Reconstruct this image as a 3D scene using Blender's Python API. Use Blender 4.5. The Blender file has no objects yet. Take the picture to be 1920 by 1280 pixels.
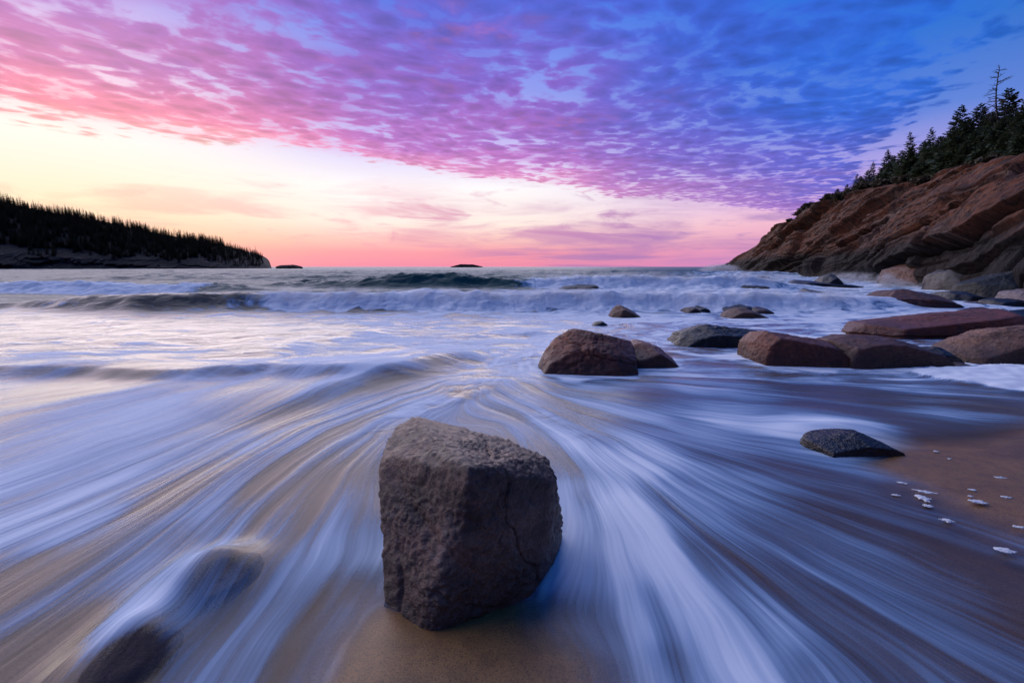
import bpy, bmesh, math, random
import numpy as np
from math import radians as R

SC = bpy.context.scene
COL = SC.collection
random.seed(4)
RNG = np.random.default_rng(11)

# ------------------------------------------------------------------ camera
W0, H0, F0 = 1920.0, 1280.0, 853.0
CAM_H = 1.3
PITCH = math.atan(140.0 / F0)
cam_d = bpy.data.cameras.new('camera')
cam_d.sensor_width = 36.0
cam_d.lens = 36.0 * F0 / W0
cam_d.clip_start = 0.05
cam_d.clip_end = 30000
cam = bpy.data.objects.new('camera', cam_d)
COL.objects.link(cam)
cam.location = (0, 0, CAM_H)
cam.rotation_euler = (math.pi / 2 - PITCH, 0, 0)
SC.camera = cam
SC.cycles.use_denoising = True
SC.cycles.max_bounces = 6
SC.cycles.transparent_max_bounces = 12
SC.view_settings.view_transform = 'Standard'
SC.view_settings.look = 'None'
SC.view_settings.exposure = 0.0
SC.view_settings.gamma = 1.0
SC.view_settings.use_curve_mapping = False


def lin(r, g, b, a=1.0):
    f = lambda c: (c / 255 / 12.92) if c / 255 <= 0.04045 else ((c / 255 + 0.055) / 1.055) ** 2.4
    return (f(r), f(g), f(b), a)


# ------------------------------------------------------------------ node helper
class NT:
    def __init__(s, tree):
        s.t = tree
        s.n = tree.nodes
        s.l = tree.links

    def node(s, typ, ins=None, **props):
        nd = s.n.new(typ)
        for k, v in props.items():
            setattr(nd, k, v)
        for k, v in (ins or {}).items():
            s.put(nd.inputs[k], v)
        return nd

    def put(s, sock, v):
        if isinstance(v, bpy.types.NodeSocket):
            s.l.new(v, sock)
        elif v is not None:
            sock.default_value = v

    def m(s, op, a, b=None, c=None, clamp=False):
        nd = s.n.new('ShaderNodeMath')
        nd.operation = op
        nd.use_clamp = clamp
        for i, v in enumerate((a, b, c)):
            s.put(nd.inputs[i], v)
        return nd.outputs[0]

    def add(s, a, b): return s.m('ADD', a, b)
    def mul(s, a, b): return s.m('MULTIPLY', a, b)
    def sub(s, a, b): return s.m('SUBTRACT', a, b)

    def sstep(s, v, lo, hi, tlo=0.0, thi=1.0):
        nd = s.n.new('ShaderNodeMapRange')
        nd.interpolation_type = 'SMOOTHSTEP'
        for i, x in enumerate((v, lo, hi, tlo, thi)):
            s.put(nd.inputs[i], x)
        return nd.outputs[0]

    def lstep(s, v, lo, hi, tlo=0.0, thi=1.0):
        nd = s.n.new('ShaderNodeMapRange')
        for i, x in enumerate((v, lo, hi, tlo, thi)):
            s.put(nd.inputs[i], x)
        return nd.outputs[0]

    def mix(s, f, a, b, blend='MIX'):
        nd = s.n.new('ShaderNodeMix')
        nd.data_type = 'RGBA'
        nd.blend_type = blend
        s.put(nd.inputs[0], f)
        s.put(nd.inputs[6], a)
        s.put(nd.inputs[7], b)
        return nd.outputs[2]

    def ramp(s, v, stops):
        nd = s.n.new('ShaderNodeValToRGB')
        s.put(nd.inputs[0], v)
        e = nd.color_ramp.elements
        while len(e) < len(stops):
            e.new(0.5)
        for el, (p, c) in zip(e, stops):
            el.position = p
            el.color = c
        return nd.outputs[0]

    def vec(s, x, y, z=0.0):
        nd = s.n.new('ShaderNodeCombineXYZ')
        s.put(nd.inputs[0], x)
        s.put(nd.inputs[1], y)
        s.put(nd.inputs[2], z)
        return nd.outputs[0]

    def noise(s, v, scale, detail=4.0, rough=0.5, dist=0.0, typ='FBM'):
        nd = s.n.new('ShaderNodeTexNoise')
        nd.noise_type = typ
        s.put(nd.inputs['Vector'], v)
        nd.inputs['Scale'].default_value = scale
        nd.inputs['Detail'].default_value = detail
        nd.inputs['Roughness'].default_value = rough
        nd.inputs['Distortion'].default_value = dist
        return nd.outputs[0]

    def attr(s, name):
        nd = s.n.new('ShaderNodeAttribute')
        nd.attribute_name = name
        return nd.outputs['Fac']


# ------------------------------------------------------------------ world: dawn sky
world = bpy.data.worlds.new('World')
SC.world = world
world.use_nodes = True
wt = NT(world.node_tree)
wt.n.clear()
SUN_AZ = R(-42)      # left of the view axis
SUN_EL = R(23.0)


def build_sky(t):
    g = t.node('ShaderNodeTexCoord').outputs['Generated']
    sp = t.node('ShaderNodeSeparateXYZ', {0: g})
    dx, dy, dz = sp.outputs
    zc = t.m('MAXIMUM', dz, 0.02)
    hor = t.m('SQRT', t.add(t.mul(dx, dx), t.mul(dy, dy)))
    az = t.m('DIVIDE', dx, t.m('MAXIMUM', hor, 0.02))
    az = t.add(az, t.mul(t.sstep(dy, 0.2, -0.6), 1.6))       # away from the sunrise the sky is blue
    px = t.m('DIVIDE', dx, zc)
    py = t.m('DIVIDE', dy, zc)
    P = t.vec(px, py, 0.0)
    # clear sky at three bearings
    left = t.ramp(dz, [(0.0, lin(246, 146, 150)), (0.05, lin(252, 196, 160)), (0.10, lin(255, 232, 196)),
                       (0.2, lin(255, 244, 236)), (0.28, lin(246, 218, 236)), (0.42, lin(160, 160, 240)), (0.75, lin(60, 134, 232))])
    mid = t.ramp(dz, [(0.0, lin(240, 136, 168)), (0.03, lin(250, 152, 166)), (0.055, lin(253, 196, 188)), (0.09, lin(255, 236, 226)),
                      (0.16, lin(255, 249, 250)), (0.22, lin(218, 208, 250)), (0.33, lin(150, 168, 246)), (0.48, lin(56, 124, 236)), (0.8, lin(34, 122, 228))])
    right = t.ramp(dz, [(0.0, lin(196, 134, 196)), (0.04, lin(224, 152, 192)), (0.08, lin(240, 178, 204)), (0.12, lin(222, 178, 226)),
                        (0.17, lin(178, 164, 232)), (0.24, lin(100, 136, 224)), (0.34, lin(52, 118, 216)), (0.45, lin(6, 104, 220)), (0.8, lin(16, 112, 224))])
    base = t.mix(t.sstep(az, -0.72, -0.25), left, mid)
    base = t.mix(t.sstep(az, -0.05, 0.62), base, right)
    # altocumulus sheet: a straight-edged layer overhead
    wv = t.node('ShaderNodeTexNoise', {'Vector': P, 'Scale': 1.1, 'Detail': 3.0})
    edge = t.add(t.mul(px, -0.56), t.mul(py, 0.83))
    wv2 = t.noise(P, 0.55, 5.0, 0.62)
    edge = t.add(edge, t.mul(t.sub(wv2, 0.5), 2.6))
    q = t.m('DIVIDE', edge, 4.85)
    side = t.add(t.mul(px, 0.84), t.mul(py, -0.54))
    side = t.add(side, t.mul(t.sub(wv.outputs[0], 0.5), 1.0))
    cover = t.mul(t.sstep(q, 1.12, 0.76), t.sstep(side, 1.15, -0.25))
    # cells, drawn out along the sheet's edge
    u = t.add(t.mul(px, 0.83), t.mul(py, 0.56))
    v = t.add(t.mul(px, -0.56), t.mul(py, 0.83))
    Q = t.vec(t.mul(u, 0.85), v, 0.0)
    Qd = t.node('ShaderNodeVectorMath', {0: Q, 1: t.node('ShaderNodeVectorMath', {0: wv.outputs[1], 'Scale': 0.35}, operation='SCALE').outputs[0]}, operation='ADD').outputs[0]
    c1 = t.noise(Qd, 8.5, 3.0, 0.5, 0.0)
    c2 = t.noise(Qd, 3.4, 4.0, 0.55, 0.0)
    cells = t.add(t.mul(c1, 0.78), t.mul(c2, 0.22))
    big = t.noise(Q, 1.7, 3.0, 0.5, 0.0)
    fine = t.noise(Qd, 22.0, 3.0, 0.55)
    wob = t.node('ShaderNodeTexNoise', {'Vector': Qd, 'Scale': 9.0, 'Detail': 3.0})
    Qw = t.node('ShaderNodeVectorMath', {0: Qd, 1: t.node('ShaderNodeVectorMath', {0: wob.outputs[1], 'Scale': 0.11}, operation='SCALE').outputs[0]}, operation='ADD').outputs[0]
    vor = t.node('ShaderNodeTexVoronoi', {'Vector': Qw, 'Scale': 7.6, 'Smoothness': 0.55}, feature='SMOOTH_F1').outputs['Distance']
    puff = t.sstep(vor, 0.75, 0.05)
    dens = t.add(t.add(t.mul(puff, 0.20), t.mul(cells, 0.52)), t.add(t.mul(big, 0.42), t.mul(fine, 0.14)))
    thr = t.sstep(cover, 0.0, 0.85, 0.82, 0.485)
    cloud = t.sstep(t.sub(dens, thr), -0.06, 0.12)
    cloud = t.mul(cloud, t.sstep(cover, 0.02, 0.5))
    veil = t.mul(t.sstep(cover, 0.25, 0.95), t.sstep(big, 0.36, 0.62, 0.2, 0.75))
    cloud = t.m('MAXIMUM', cloud, veil)
    cl = t.ramp(q, [(0.0, lin(62, 116, 222)), (0.3, lin(112, 100, 200)), (0.52, lin(164, 92, 174)), (0.68, lin(208, 106, 156)),
                    (0.82, lin(236, 122, 150)), (0.93, lin(250, 166, 170)), (1.0, lin(255, 214, 190))])
    cm = t.ramp(q, [(0.0, lin(44, 116, 222)), (0.3, lin(80, 92, 200)), (0.5, lin(128, 86, 186)), (0.75, lin(176, 100, 186)),
                    (0.93, lin(222, 134, 186)), (1.0, lin(252, 188, 196))])
    cr = t.ramp(q, [(0.0, lin(26, 106, 216)), (0.3, lin(50, 88, 198)), (0.55, lin(98, 88, 194)), (0.8, lin(142, 98, 188)), (1.0, lin(166, 122, 204))])
    cc = t.mix(t.sstep(az, -0.68, -0.15), cl, cm)
    cc = t.mix(t.sstep(az, 0.0, 0.5), cc, cr)
    # pink flecks where thick cells catch the light from below
    fl = t.mul(t.sstep(big, 0.48, 0.72), t.sstep(cells, 0.44, 0.74))
    fl = t.mul(fl, t.sstep(az, 0.45, 0.0))
    cc = t.mix(t.mul(fl, 0.5), cc, lin(226, 122, 178))
    shade = t.sstep(dens, 0.52, 0.85, 1.22, 0.80)
    cc = t.mix(1.0, cc, t.vec(shade, shade, shade), 'MULTIPLY')
    sky = t.mix(t.mul(cloud, 0.93), base, cc)
    # torn low cloud near the horizon
    ang = t.m('ARCTAN2', dx, dy)
    LV = t.vec(t.mul(ang, 3.2), t.mul(dz, 26.0), 3.7)
    low = t.noise(LV, 1.0, 6.0, 0.6, 0.5)
    L2 = t.noise(t.vec(t.mul(ang, 2.0), t.mul(dz, 9.0), 9.1), 1.0, 3.0, 0.5)
    lm = t.mul(t.sstep(t.add(t.mul(low, 0.6), t.mul(L2, 0.55)), 0.535, 0.68), t.mul(t.sstep(dz, 0.21, 0.05), t.sstep(dz, 0.0, 0.02)))
    lc = t.ramp(t.lstep(az, -0.7, 0.6), [(0.0, lin(250, 190, 168)), (0.25, lin(238, 140, 166)), (0.6, lin(196, 130, 182)), (1.0, lin(140, 112, 190))])
    sky = t.mix(t.mul(lm, 0.72), sky, lc)
    W3 = t.noise(t.vec(t.add(t.mul(ang, 7.0), t.mul(dz, 9.0)), t.mul(dz, 30.0), 6.0), 1.0, 5.0, 0.6, 0.8)
    w3 = t.mul(t.sstep(W3, 0.53, 0.68), t.mul(t.sstep(dz, 0.20, 0.10), t.sstep(dz, 0.015, 0.06)))
    sky = t.mix(t.mul(w3, t.sstep(az, -0.7, 0.3, 0.35, 0.8)), sky, lc)
    # long haze bank low over the open sea
    bk = t.noise(t.vec(t.mul(ang, 4.0), t.mul(dz, 60.0), 1.3), 1.0, 4.0, 0.55)
    bm = t.mul(t.sstep(bk, 0.42, 0.60), t.mul(t.sstep(dz, 0.065, 0.022), t.sstep(az, -0.2, 0.05)))
    sky = t.mix(t.mul(bm, 0.6), sky, lin(160, 116, 182))
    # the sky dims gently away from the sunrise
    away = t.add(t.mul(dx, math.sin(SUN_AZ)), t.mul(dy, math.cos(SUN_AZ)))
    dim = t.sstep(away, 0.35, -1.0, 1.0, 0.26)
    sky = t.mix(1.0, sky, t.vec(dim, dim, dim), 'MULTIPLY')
    return sky


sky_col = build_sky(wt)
nish = wt.node('ShaderNodeTexSky', sky_type='NISHITA', sun_disc=False)
nish.sun_elevation = SUN_EL
nish.sun_rotation = SUN_AZ
nb = wt.node('ShaderNodeBackground', {'Color': nish.outputs[0], 'Strength': 0.005})
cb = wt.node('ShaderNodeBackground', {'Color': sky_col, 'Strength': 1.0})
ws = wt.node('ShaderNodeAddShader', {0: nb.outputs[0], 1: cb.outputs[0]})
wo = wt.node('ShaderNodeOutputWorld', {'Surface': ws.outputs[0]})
try:
    world.cycles.sampling_method = 'MANUAL'
    world.cycles.sample_map_resolution = 512
except Exception:
    pass

sun_d = bpy.data.lights.new('sun', 'SUN')
sun_d.energy = 3.2
sun_d.angle = R(105)
sun_d.color = (1.0, 0.95, 0.97)
sun = bpy.data.objects.new('sun', sun_d)
COL.objects.link(sun)
sx, sy, sz = math.sin(SUN_AZ) * math.cos(SUN_EL), math.cos(SUN_AZ) * math.cos(SUN_EL), math.sin(SUN_EL)
from mathutils import Vector
sun.rotation_euler = Vector((-sx, -sy, -sz)).to_track_quat('-Z', 'Y').to_euler()


# ------------------------------------------------------------------ geometry helpers
CP, SP = math.cos(PITCH), math.sin(PITCH)


def ray(px, py):
    x = (px - W0 / 2) / F0
    v = (py - H0 / 2) / F0
    return np.array([x, CP - v * SP, -v * CP - SP])


def gp(px, py, z=0.0):
    """point of the plane at height z seen at this place of the photograph"""
    d = ray(px, py)
    s = (z - CAM_H) / d[2]
    return np.array([d[0] * s, d[1] * s, z])


def aty(px, py, Y):
    d = ray(px, py)
    s = Y / d[1]
    return np.array([d[0] * s, Y, CAM_H + d[2] * s])


_p = np.arange(256)
np.random.default_rng(7).shuffle(_p)
_p = np.concatenate([_p, _p, _p])
_g = np.random.default_rng(3).normal(size=(256, 3))
_g /= np.linalg.norm(_g, axis=1)[:, None]


def pn(x, y, z=0.0):
    x, y, z = np.broadcast_arrays(np.asarray(x, float), np.asarray(y, float), np.asarray(z, float))
    xi, yi, zi = (np.floor(c).astype(np.int64) for c in (x, y, z))
    xf, yf, zf = x - xi, y - yi, z - zi
    u, v, w = (c * c * c * (c * (c * 6 - 15) + 10) for c in (xf, yf, zf))
    out = 0.0
    for i in (0, 1):
        for j in (0, 1):
            for k in (0, 1):
                h = _p[_p[_p[(xi + i) & 255] + ((yi + j) & 255)] + ((zi + k) & 255)]
                g = _g[h]
                d = g[..., 0] * (xf - i) + g[..., 1] * (yf - j) + g[..., 2] * (zf - k)
                out = out + d * (u if i else 1 - u) * (v if j else 1 - v) * (w if k else 1 - w)
    return out * 1.5


def fbm(x, y, z=0.0, octv=4, gain=0.5, lac=2.03):
    a, f, s = 1.0, 1.0, 0.0
    for o in range(octv):
        s = s + a * pn(np.asarray(x) * f + 17.3 * o, np.asarray(y) * f + 5.1 * o, np.asarray(z) * f + 9.7 * o)
        a *= gain
        f *= lac
    return s


def rnd(i, j=0.0, k=0.0):
    s = np.sin(np.asarray(i) * 127.1 + np.asarray(j) * 311.7 + np.asarray(k) * 74.7) * 43758.5453
    return s - np.floor(s)


def ss(x, a, b):
    t = np.clip((np.asarray(x, float) - a) / (b - a), 0, 1)
    return t * t * (3 - 2 * t)


def mesh_np(name, V, F, smooth=True):
    V = np.ascontiguousarray(V, dtype=np.float32)
    F = np.ascontiguousarray(F, dtype=np.int32)
    me = bpy.data.meshes.new(name)
    n, k = F.shape
    me.vertices.add(len(V))
    me.vertices.foreach_set('co', V.ravel())
    me.loops.add(n * k)
    me.loops.foreach_set('vertex_index', F.ravel())
    me.polygons.add(n)
    me.polygons.foreach_set('loop_start', np.arange(0, n * k, k, dtype=np.int32))
    me.polygons.foreach_set('use_smooth', np.full(n, smooth, dtype=bool))
    me.update(calc_edges=True)
    me.validate()
    return me


def attr_np(me, name, vals):
    a = me.attributes.new(name, 'FLOAT', 'POINT')
    a.data.foreach_set('value', np.ascontiguousarray(vals, dtype=np.float32).ravel())


def grid_faces(nr, nc):
    i = np.arange(nr - 1)[:, None] * nc + np.arange(nc - 1)[None, :]
    i = i.ravel()
    return np.stack([i, i + 1, i + nc + 1, i + nc], 1)


def obj(name, me, mat=None, parent=None, label=None, cat=None, group=None, kind=None):
    o = bpy.data.objects.new(name, me)
    COL.objects.link(o)
    if mat is not None and me is not None and not me.materials:
        me.materials.append(mat)
    if parent is not None:
        o.parent = parent
    if label: o['label'] = label
    if cat: o['category'] = cat
    if group: o['group'] = group
    if kind: o['kind'] = kind
    return o


# ------------------------------------------------------------------ materials
def new_mat(name):
    m = bpy.data.materials.new(name)
    m.use_nodes = True
    t = NT(m.node_tree)
    t.n.clear()
    return m, t


def rock_mat(name, c1, c2, c3, scale=1.0, rough=0.6, bump=0.4, grain=60.0, wet=0.0, wetz=0.25, lich=0.0, spec=0.22):
    """c1 base, c2 large patches, c3 dark grain; the foot is wet (darker, shinier)"""
    m, t = new_mat(name)
    geo = t.node('ShaderNodeNewGeometry')
    pos = geo.outputs['Position']
    n1 = t.noise(pos, 1.6 * scale, 5.0, 0.6)
    n2 = t.noise(pos, 7.0 * scale, 6.0, 0.65, 0.4)
    n3 = t.noise(pos, grain * scale, 3.0, 0.7)
    col = t.mix(t.sstep(n1, 0.38, 0.64), c1, c2)
    col = t.mix(t.sstep(n2, 0.42, 0.7, 0.0, 0.75), col, c3)
    col = t.mix(t.sstep(n3, 0.35, 0.7, 0.0, 0.55), col, tuple(x * 0.35 for x in c3[:3]) + (1,))
    sp = t.noise(pos, grain * 2.3 * scale, 1.0, 0.5)
    col = t.mix(t.sstep(sp, 0.66, 0.74, 0.0, 0.35), col, tuple(min(1, x * 2.2) for x in c2[:3]) + (1,))
    if lich:
        ln = t.noise(pos, 2.2 * scale, 5.0, 0.6, 0.8)
        col = t.mix(t.sstep(ln, 0.58, 0.7, 0.0, lich), col, lin(140, 132, 128))
    z = t.node('ShaderNodeSeparateXYZ', {0: pos}).outputs[2]
    wz = t.add(z, t.mul(t.sub(n2, 0.5), wetz))
    wm = t.mul(t.sstep(wz, wetz, wetz * 0.1), wet)
    col = t.mix(wm, col, t.mix(1.0, col, (0.34, 0.33, 0.33, 1), 'MULTIPLY'))
    rg = t.sub(t.add(rough, t.mul(t.sub(n2, 0.5), 0.25)), t.mul(wm, 0.2))
    hgt = t.add(t.mul(n2, 0.5), t.add(t.mul(n3, 0.35), t.mul(sp, 0.15)))
    bp = t.node('ShaderNodeBump', {'Height': hgt, 'Strength': bump, 'Distance': 0.05 / scale})
    p = t.node('ShaderNodeBsdfPrincipled', {'Base Color': col, 'Roughness': rg, 'Normal': bp.outputs[0], 'Specular IOR Level': spec})
    t.node('ShaderNodeOutputMaterial', {'Surface': p.outputs[0]})
    return m


M = {}
M['hero'] = rock_mat('granite_grey', lin(88, 66, 52), lin(132, 102, 82), lin(26, 21, 18), 2.6, 0.48, 1.0, 44.0, 0.8, 0.26, 0.22, 0.5)
M['red'] = rock_mat('granite_red', lin(128, 64, 38), lin(110, 57, 38), lin(44, 24, 17), 1.0, 0.55, 0.7, 50.0, 0.85, 0.38, 0.0, 0.35)
M['redd'] = rock_mat('granite_red_dark', lin(102, 60, 42), lin(88, 54, 42), lin(40, 27, 22), 1.0, 0.55, 0.7, 50.0, 0.85, 0.38, 0.0, 0.35)
M['brown'] = rock_mat('granite_brown', lin(116, 80, 58), lin(140, 102, 78), lin(46, 32, 25), 1.0, 0.6, 0.9, 44.0, 0.8, 0.32, 0.15, 0.3)
M['dark'] = rock_mat('basalt_dark', lin(32, 28, 28), lin(44, 36, 34), lin(12, 11, 12), 1.0, 0.45, 0.7, 40.0, 0.7, 0.3, 0.0, 0.35)
M['grey'] = rock_mat('granite_pale', lin(138, 124, 122), lin(118, 106, 106), lin(70, 62, 62), 0.8, 0.6, 0.7, 40.0, 0.7, 0.2, 0.2)
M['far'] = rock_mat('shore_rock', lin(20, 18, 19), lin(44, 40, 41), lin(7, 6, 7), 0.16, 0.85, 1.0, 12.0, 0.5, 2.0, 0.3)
M['green'] = rock_mat('weedy_rock', lin(24, 26, 23), lin(34, 33, 26), lin(10, 11, 10), 0.8, 0.5, 0.7, 40.0, 0.6, 0.3, 0.0)


def cliff_mat():
    m, t = new_mat('cliff_granite')
    pos = t.node('ShaderNodeNewGeometry').outputs['Position']
    sp = t.node('ShaderNodeSeparateXYZ', {0: pos})
    bed = t.attr('bed')
    n1 = t.noise(pos, 0.12, 4.0, 0.6)
    n2 = t.noise(pos, 0.9, 6.0, 0.65, 0.3)
    streak = t.noise(t.vec(t.mul(sp.outputs[1], 0.12), t.mul(bed, 2.4), t.mul(sp.outputs[0], 0.12)), 1.0, 5.0, 0.6)
    n3 = t.noise(pos, 5.0, 4.0, 0.7)
    col = t.ramp(t.add(t.mul(streak, 0.65), t.mul(n1, 0.45)), [(0.38, lin(46, 29, 23)), (0.47, lin(76, 44, 30)), (0.55, lin(102, 61, 40)),
                                                             (0.62, lin(84, 62, 52)), (0.72, lin(112, 92, 83))])
    col = t.mix(t.sstep(n2, 0.44, 0.7, 0.0, 0.8), col, lin(40, 28, 26))
    col = t.mix(t.sstep(n3, 0.4, 0.75, 0.0, 0.55), col, lin(44, 34, 34))
    crk = t.noise(t.vec(t.mul(sp.outputs[1], 0.35), t.mul(bed, 1.7), t.mul(sp.outputs[0], 0.35)), 1.0, 4.0, 0.6)
    crk = t.m('ABSOLUTE', t.sub(crk, 0.5))
    col = t.mix(t.sstep(crk, 0.035, 0.0, 0.0, 0.85), col, lin(20, 15, 14))
    # seaweed and spray-blackened band above the tide line
    z = t.add(sp.outputs[2], t.mul(t.sub(n2, 0.5), 2.2))
    z = t.add(z, t.mul(t.sub(streak, 0.5), 2.4))
    col = t.mix(t.sstep(z, 4.2, 2.4, 0.0, 0.95), col, lin(15, 14, 15))
    soil = t.attr('soil')
    col = t.mix(soil, col, t.mix(n3, lin(44, 36, 30), lin(66, 50, 40)))
    bp = t.node('ShaderNodeBump', {'Height': t.add(t.mul(n2, 0.6), t.mul(n3, 0.3)), 'Strength': 0.8, 'Distance': 0.5})
    p = t.node('ShaderNodeBsdfPrincipled', {'Base Color': col, 'Roughness': 0.75, 'Specular IOR Level': 0.12, 'Normal': bp.outputs[0]})
    t.node('ShaderNodeOutputMaterial', {'Surface': p.outputs[0]})
    return m


M['cliff'] = cliff_mat()


def leaf_mat(name, a, b, c, spec=0.25):
    m, t = new_mat(name)
    geo = t.node('ShaderNodeNewGeometry')
    oi = t.node('ShaderNodeObjectInfo')
    n = t.noise(geo.outputs['Position'], 1.3, 3.0, 0.6)
    col = t.mix(t.sstep(n, 0.35, 0.65), a, b)
    col = t.mix(t.mul(geo.outputs['Random Per Island'], 0.55), col, c)
    col = t.mix(t.mul(oi.outputs['Random'], 0.4), col, a)
    p = t.node('ShaderNodeBsdfPrincipled', {'Base Color': col, 'Roughness': 0.65, 'Specular IOR Level': spec})
    tr = t.node('ShaderNodeBsdfTranslucent', {'Color': col})
    mx = t.node('ShaderNodeMixShader', {0: 0.18, 1: p.outputs[0], 2: tr.outputs[0]})
    t.node('ShaderNodeOutputMaterial', {'Surface': mx.outputs[0]})
    return m


M['needles'] = leaf_mat('spruce_needles', (0.032, 0.05, 0.022, 1), (0.05, 0.07, 0.026, 1), (0.075, 0.085, 0.03, 1))
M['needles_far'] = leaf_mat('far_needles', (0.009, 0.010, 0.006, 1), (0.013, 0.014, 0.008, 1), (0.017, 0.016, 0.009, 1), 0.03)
M['shrub'] = leaf_mat('shrub_leaves', (0.05, 0.045, 0.025, 1), (0.075, 0.06, 0.03, 1), (0.10, 0.07, 0.04, 1))


def bark_mat():
    m, t = new_mat('bark')
    pos = t.node('ShaderNodeNewGeometry').outputs['Position']
    n = t.noise(pos, 9.0, 4.0, 0.7)
    col = t.mix(n, lin(34, 28, 25), lin(62, 53, 48))
    p = t.node('ShaderNodeBsdfPrincipled', {'Base Color': col, 'Roughness': 0.85})
    t.node('ShaderNodeOutputMaterial', {'Surface': p.outputs[0]})
    return m


M['bark'] = bark_mat()


def sand_mat():
    m, t = new_mat('wet_sand')
    pos = t.node('ShaderNodeNewGeometry').outputs['Position']
    n1 = t.noise(pos, 1.1, 4.0, 0.55)
    n2 = t.noise(pos, 14.0, 4.0, 0.6)
    n3 = t.noise(pos, 150.0, 4.0, 0.75)
    rip = t.noise(t.vec(t.mul(t.attr('psi'), 5.0), t.mul(t.attr('rr'), 0.6), 0.0), 1.0, 4.0, 0.6)
    col = t.mix(t.sstep(n1, 0.35, 0.68), lin(122, 88, 50), lin(140, 100, 56))
    col = t.mix(t.sstep(n2, 0.4, 0.7, 0.0, 0.4), col, lin(84, 56, 38))
    col = t.mix(t.sstep(rip, 0.46, 0.68, 0.0, 0.5), col, lin(74, 48, 33))
    col = t.mix(t.sstep(n3, 0.44, 0.66, 0.0, 0.75), col, lin(46, 33, 24))
    bp = t.node('ShaderNodeBump', {'Height': t.add(t.mul(n3, 0.4), t.mul(rip, 0.5)), 'Strength': 0.35, 'Distance': 0.01})
    p = t.node('ShaderNodeBsdfPrincipled', {'Base Color': col, 'Roughness': 0.42, 'Specular IOR Level': 0.4, 'Normal': bp.outputs[0]})
    t.node('ShaderNodeOutputMaterial', {'Surface': p.outputs[0]})
    return m


M['sand'] = sand_mat()


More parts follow.
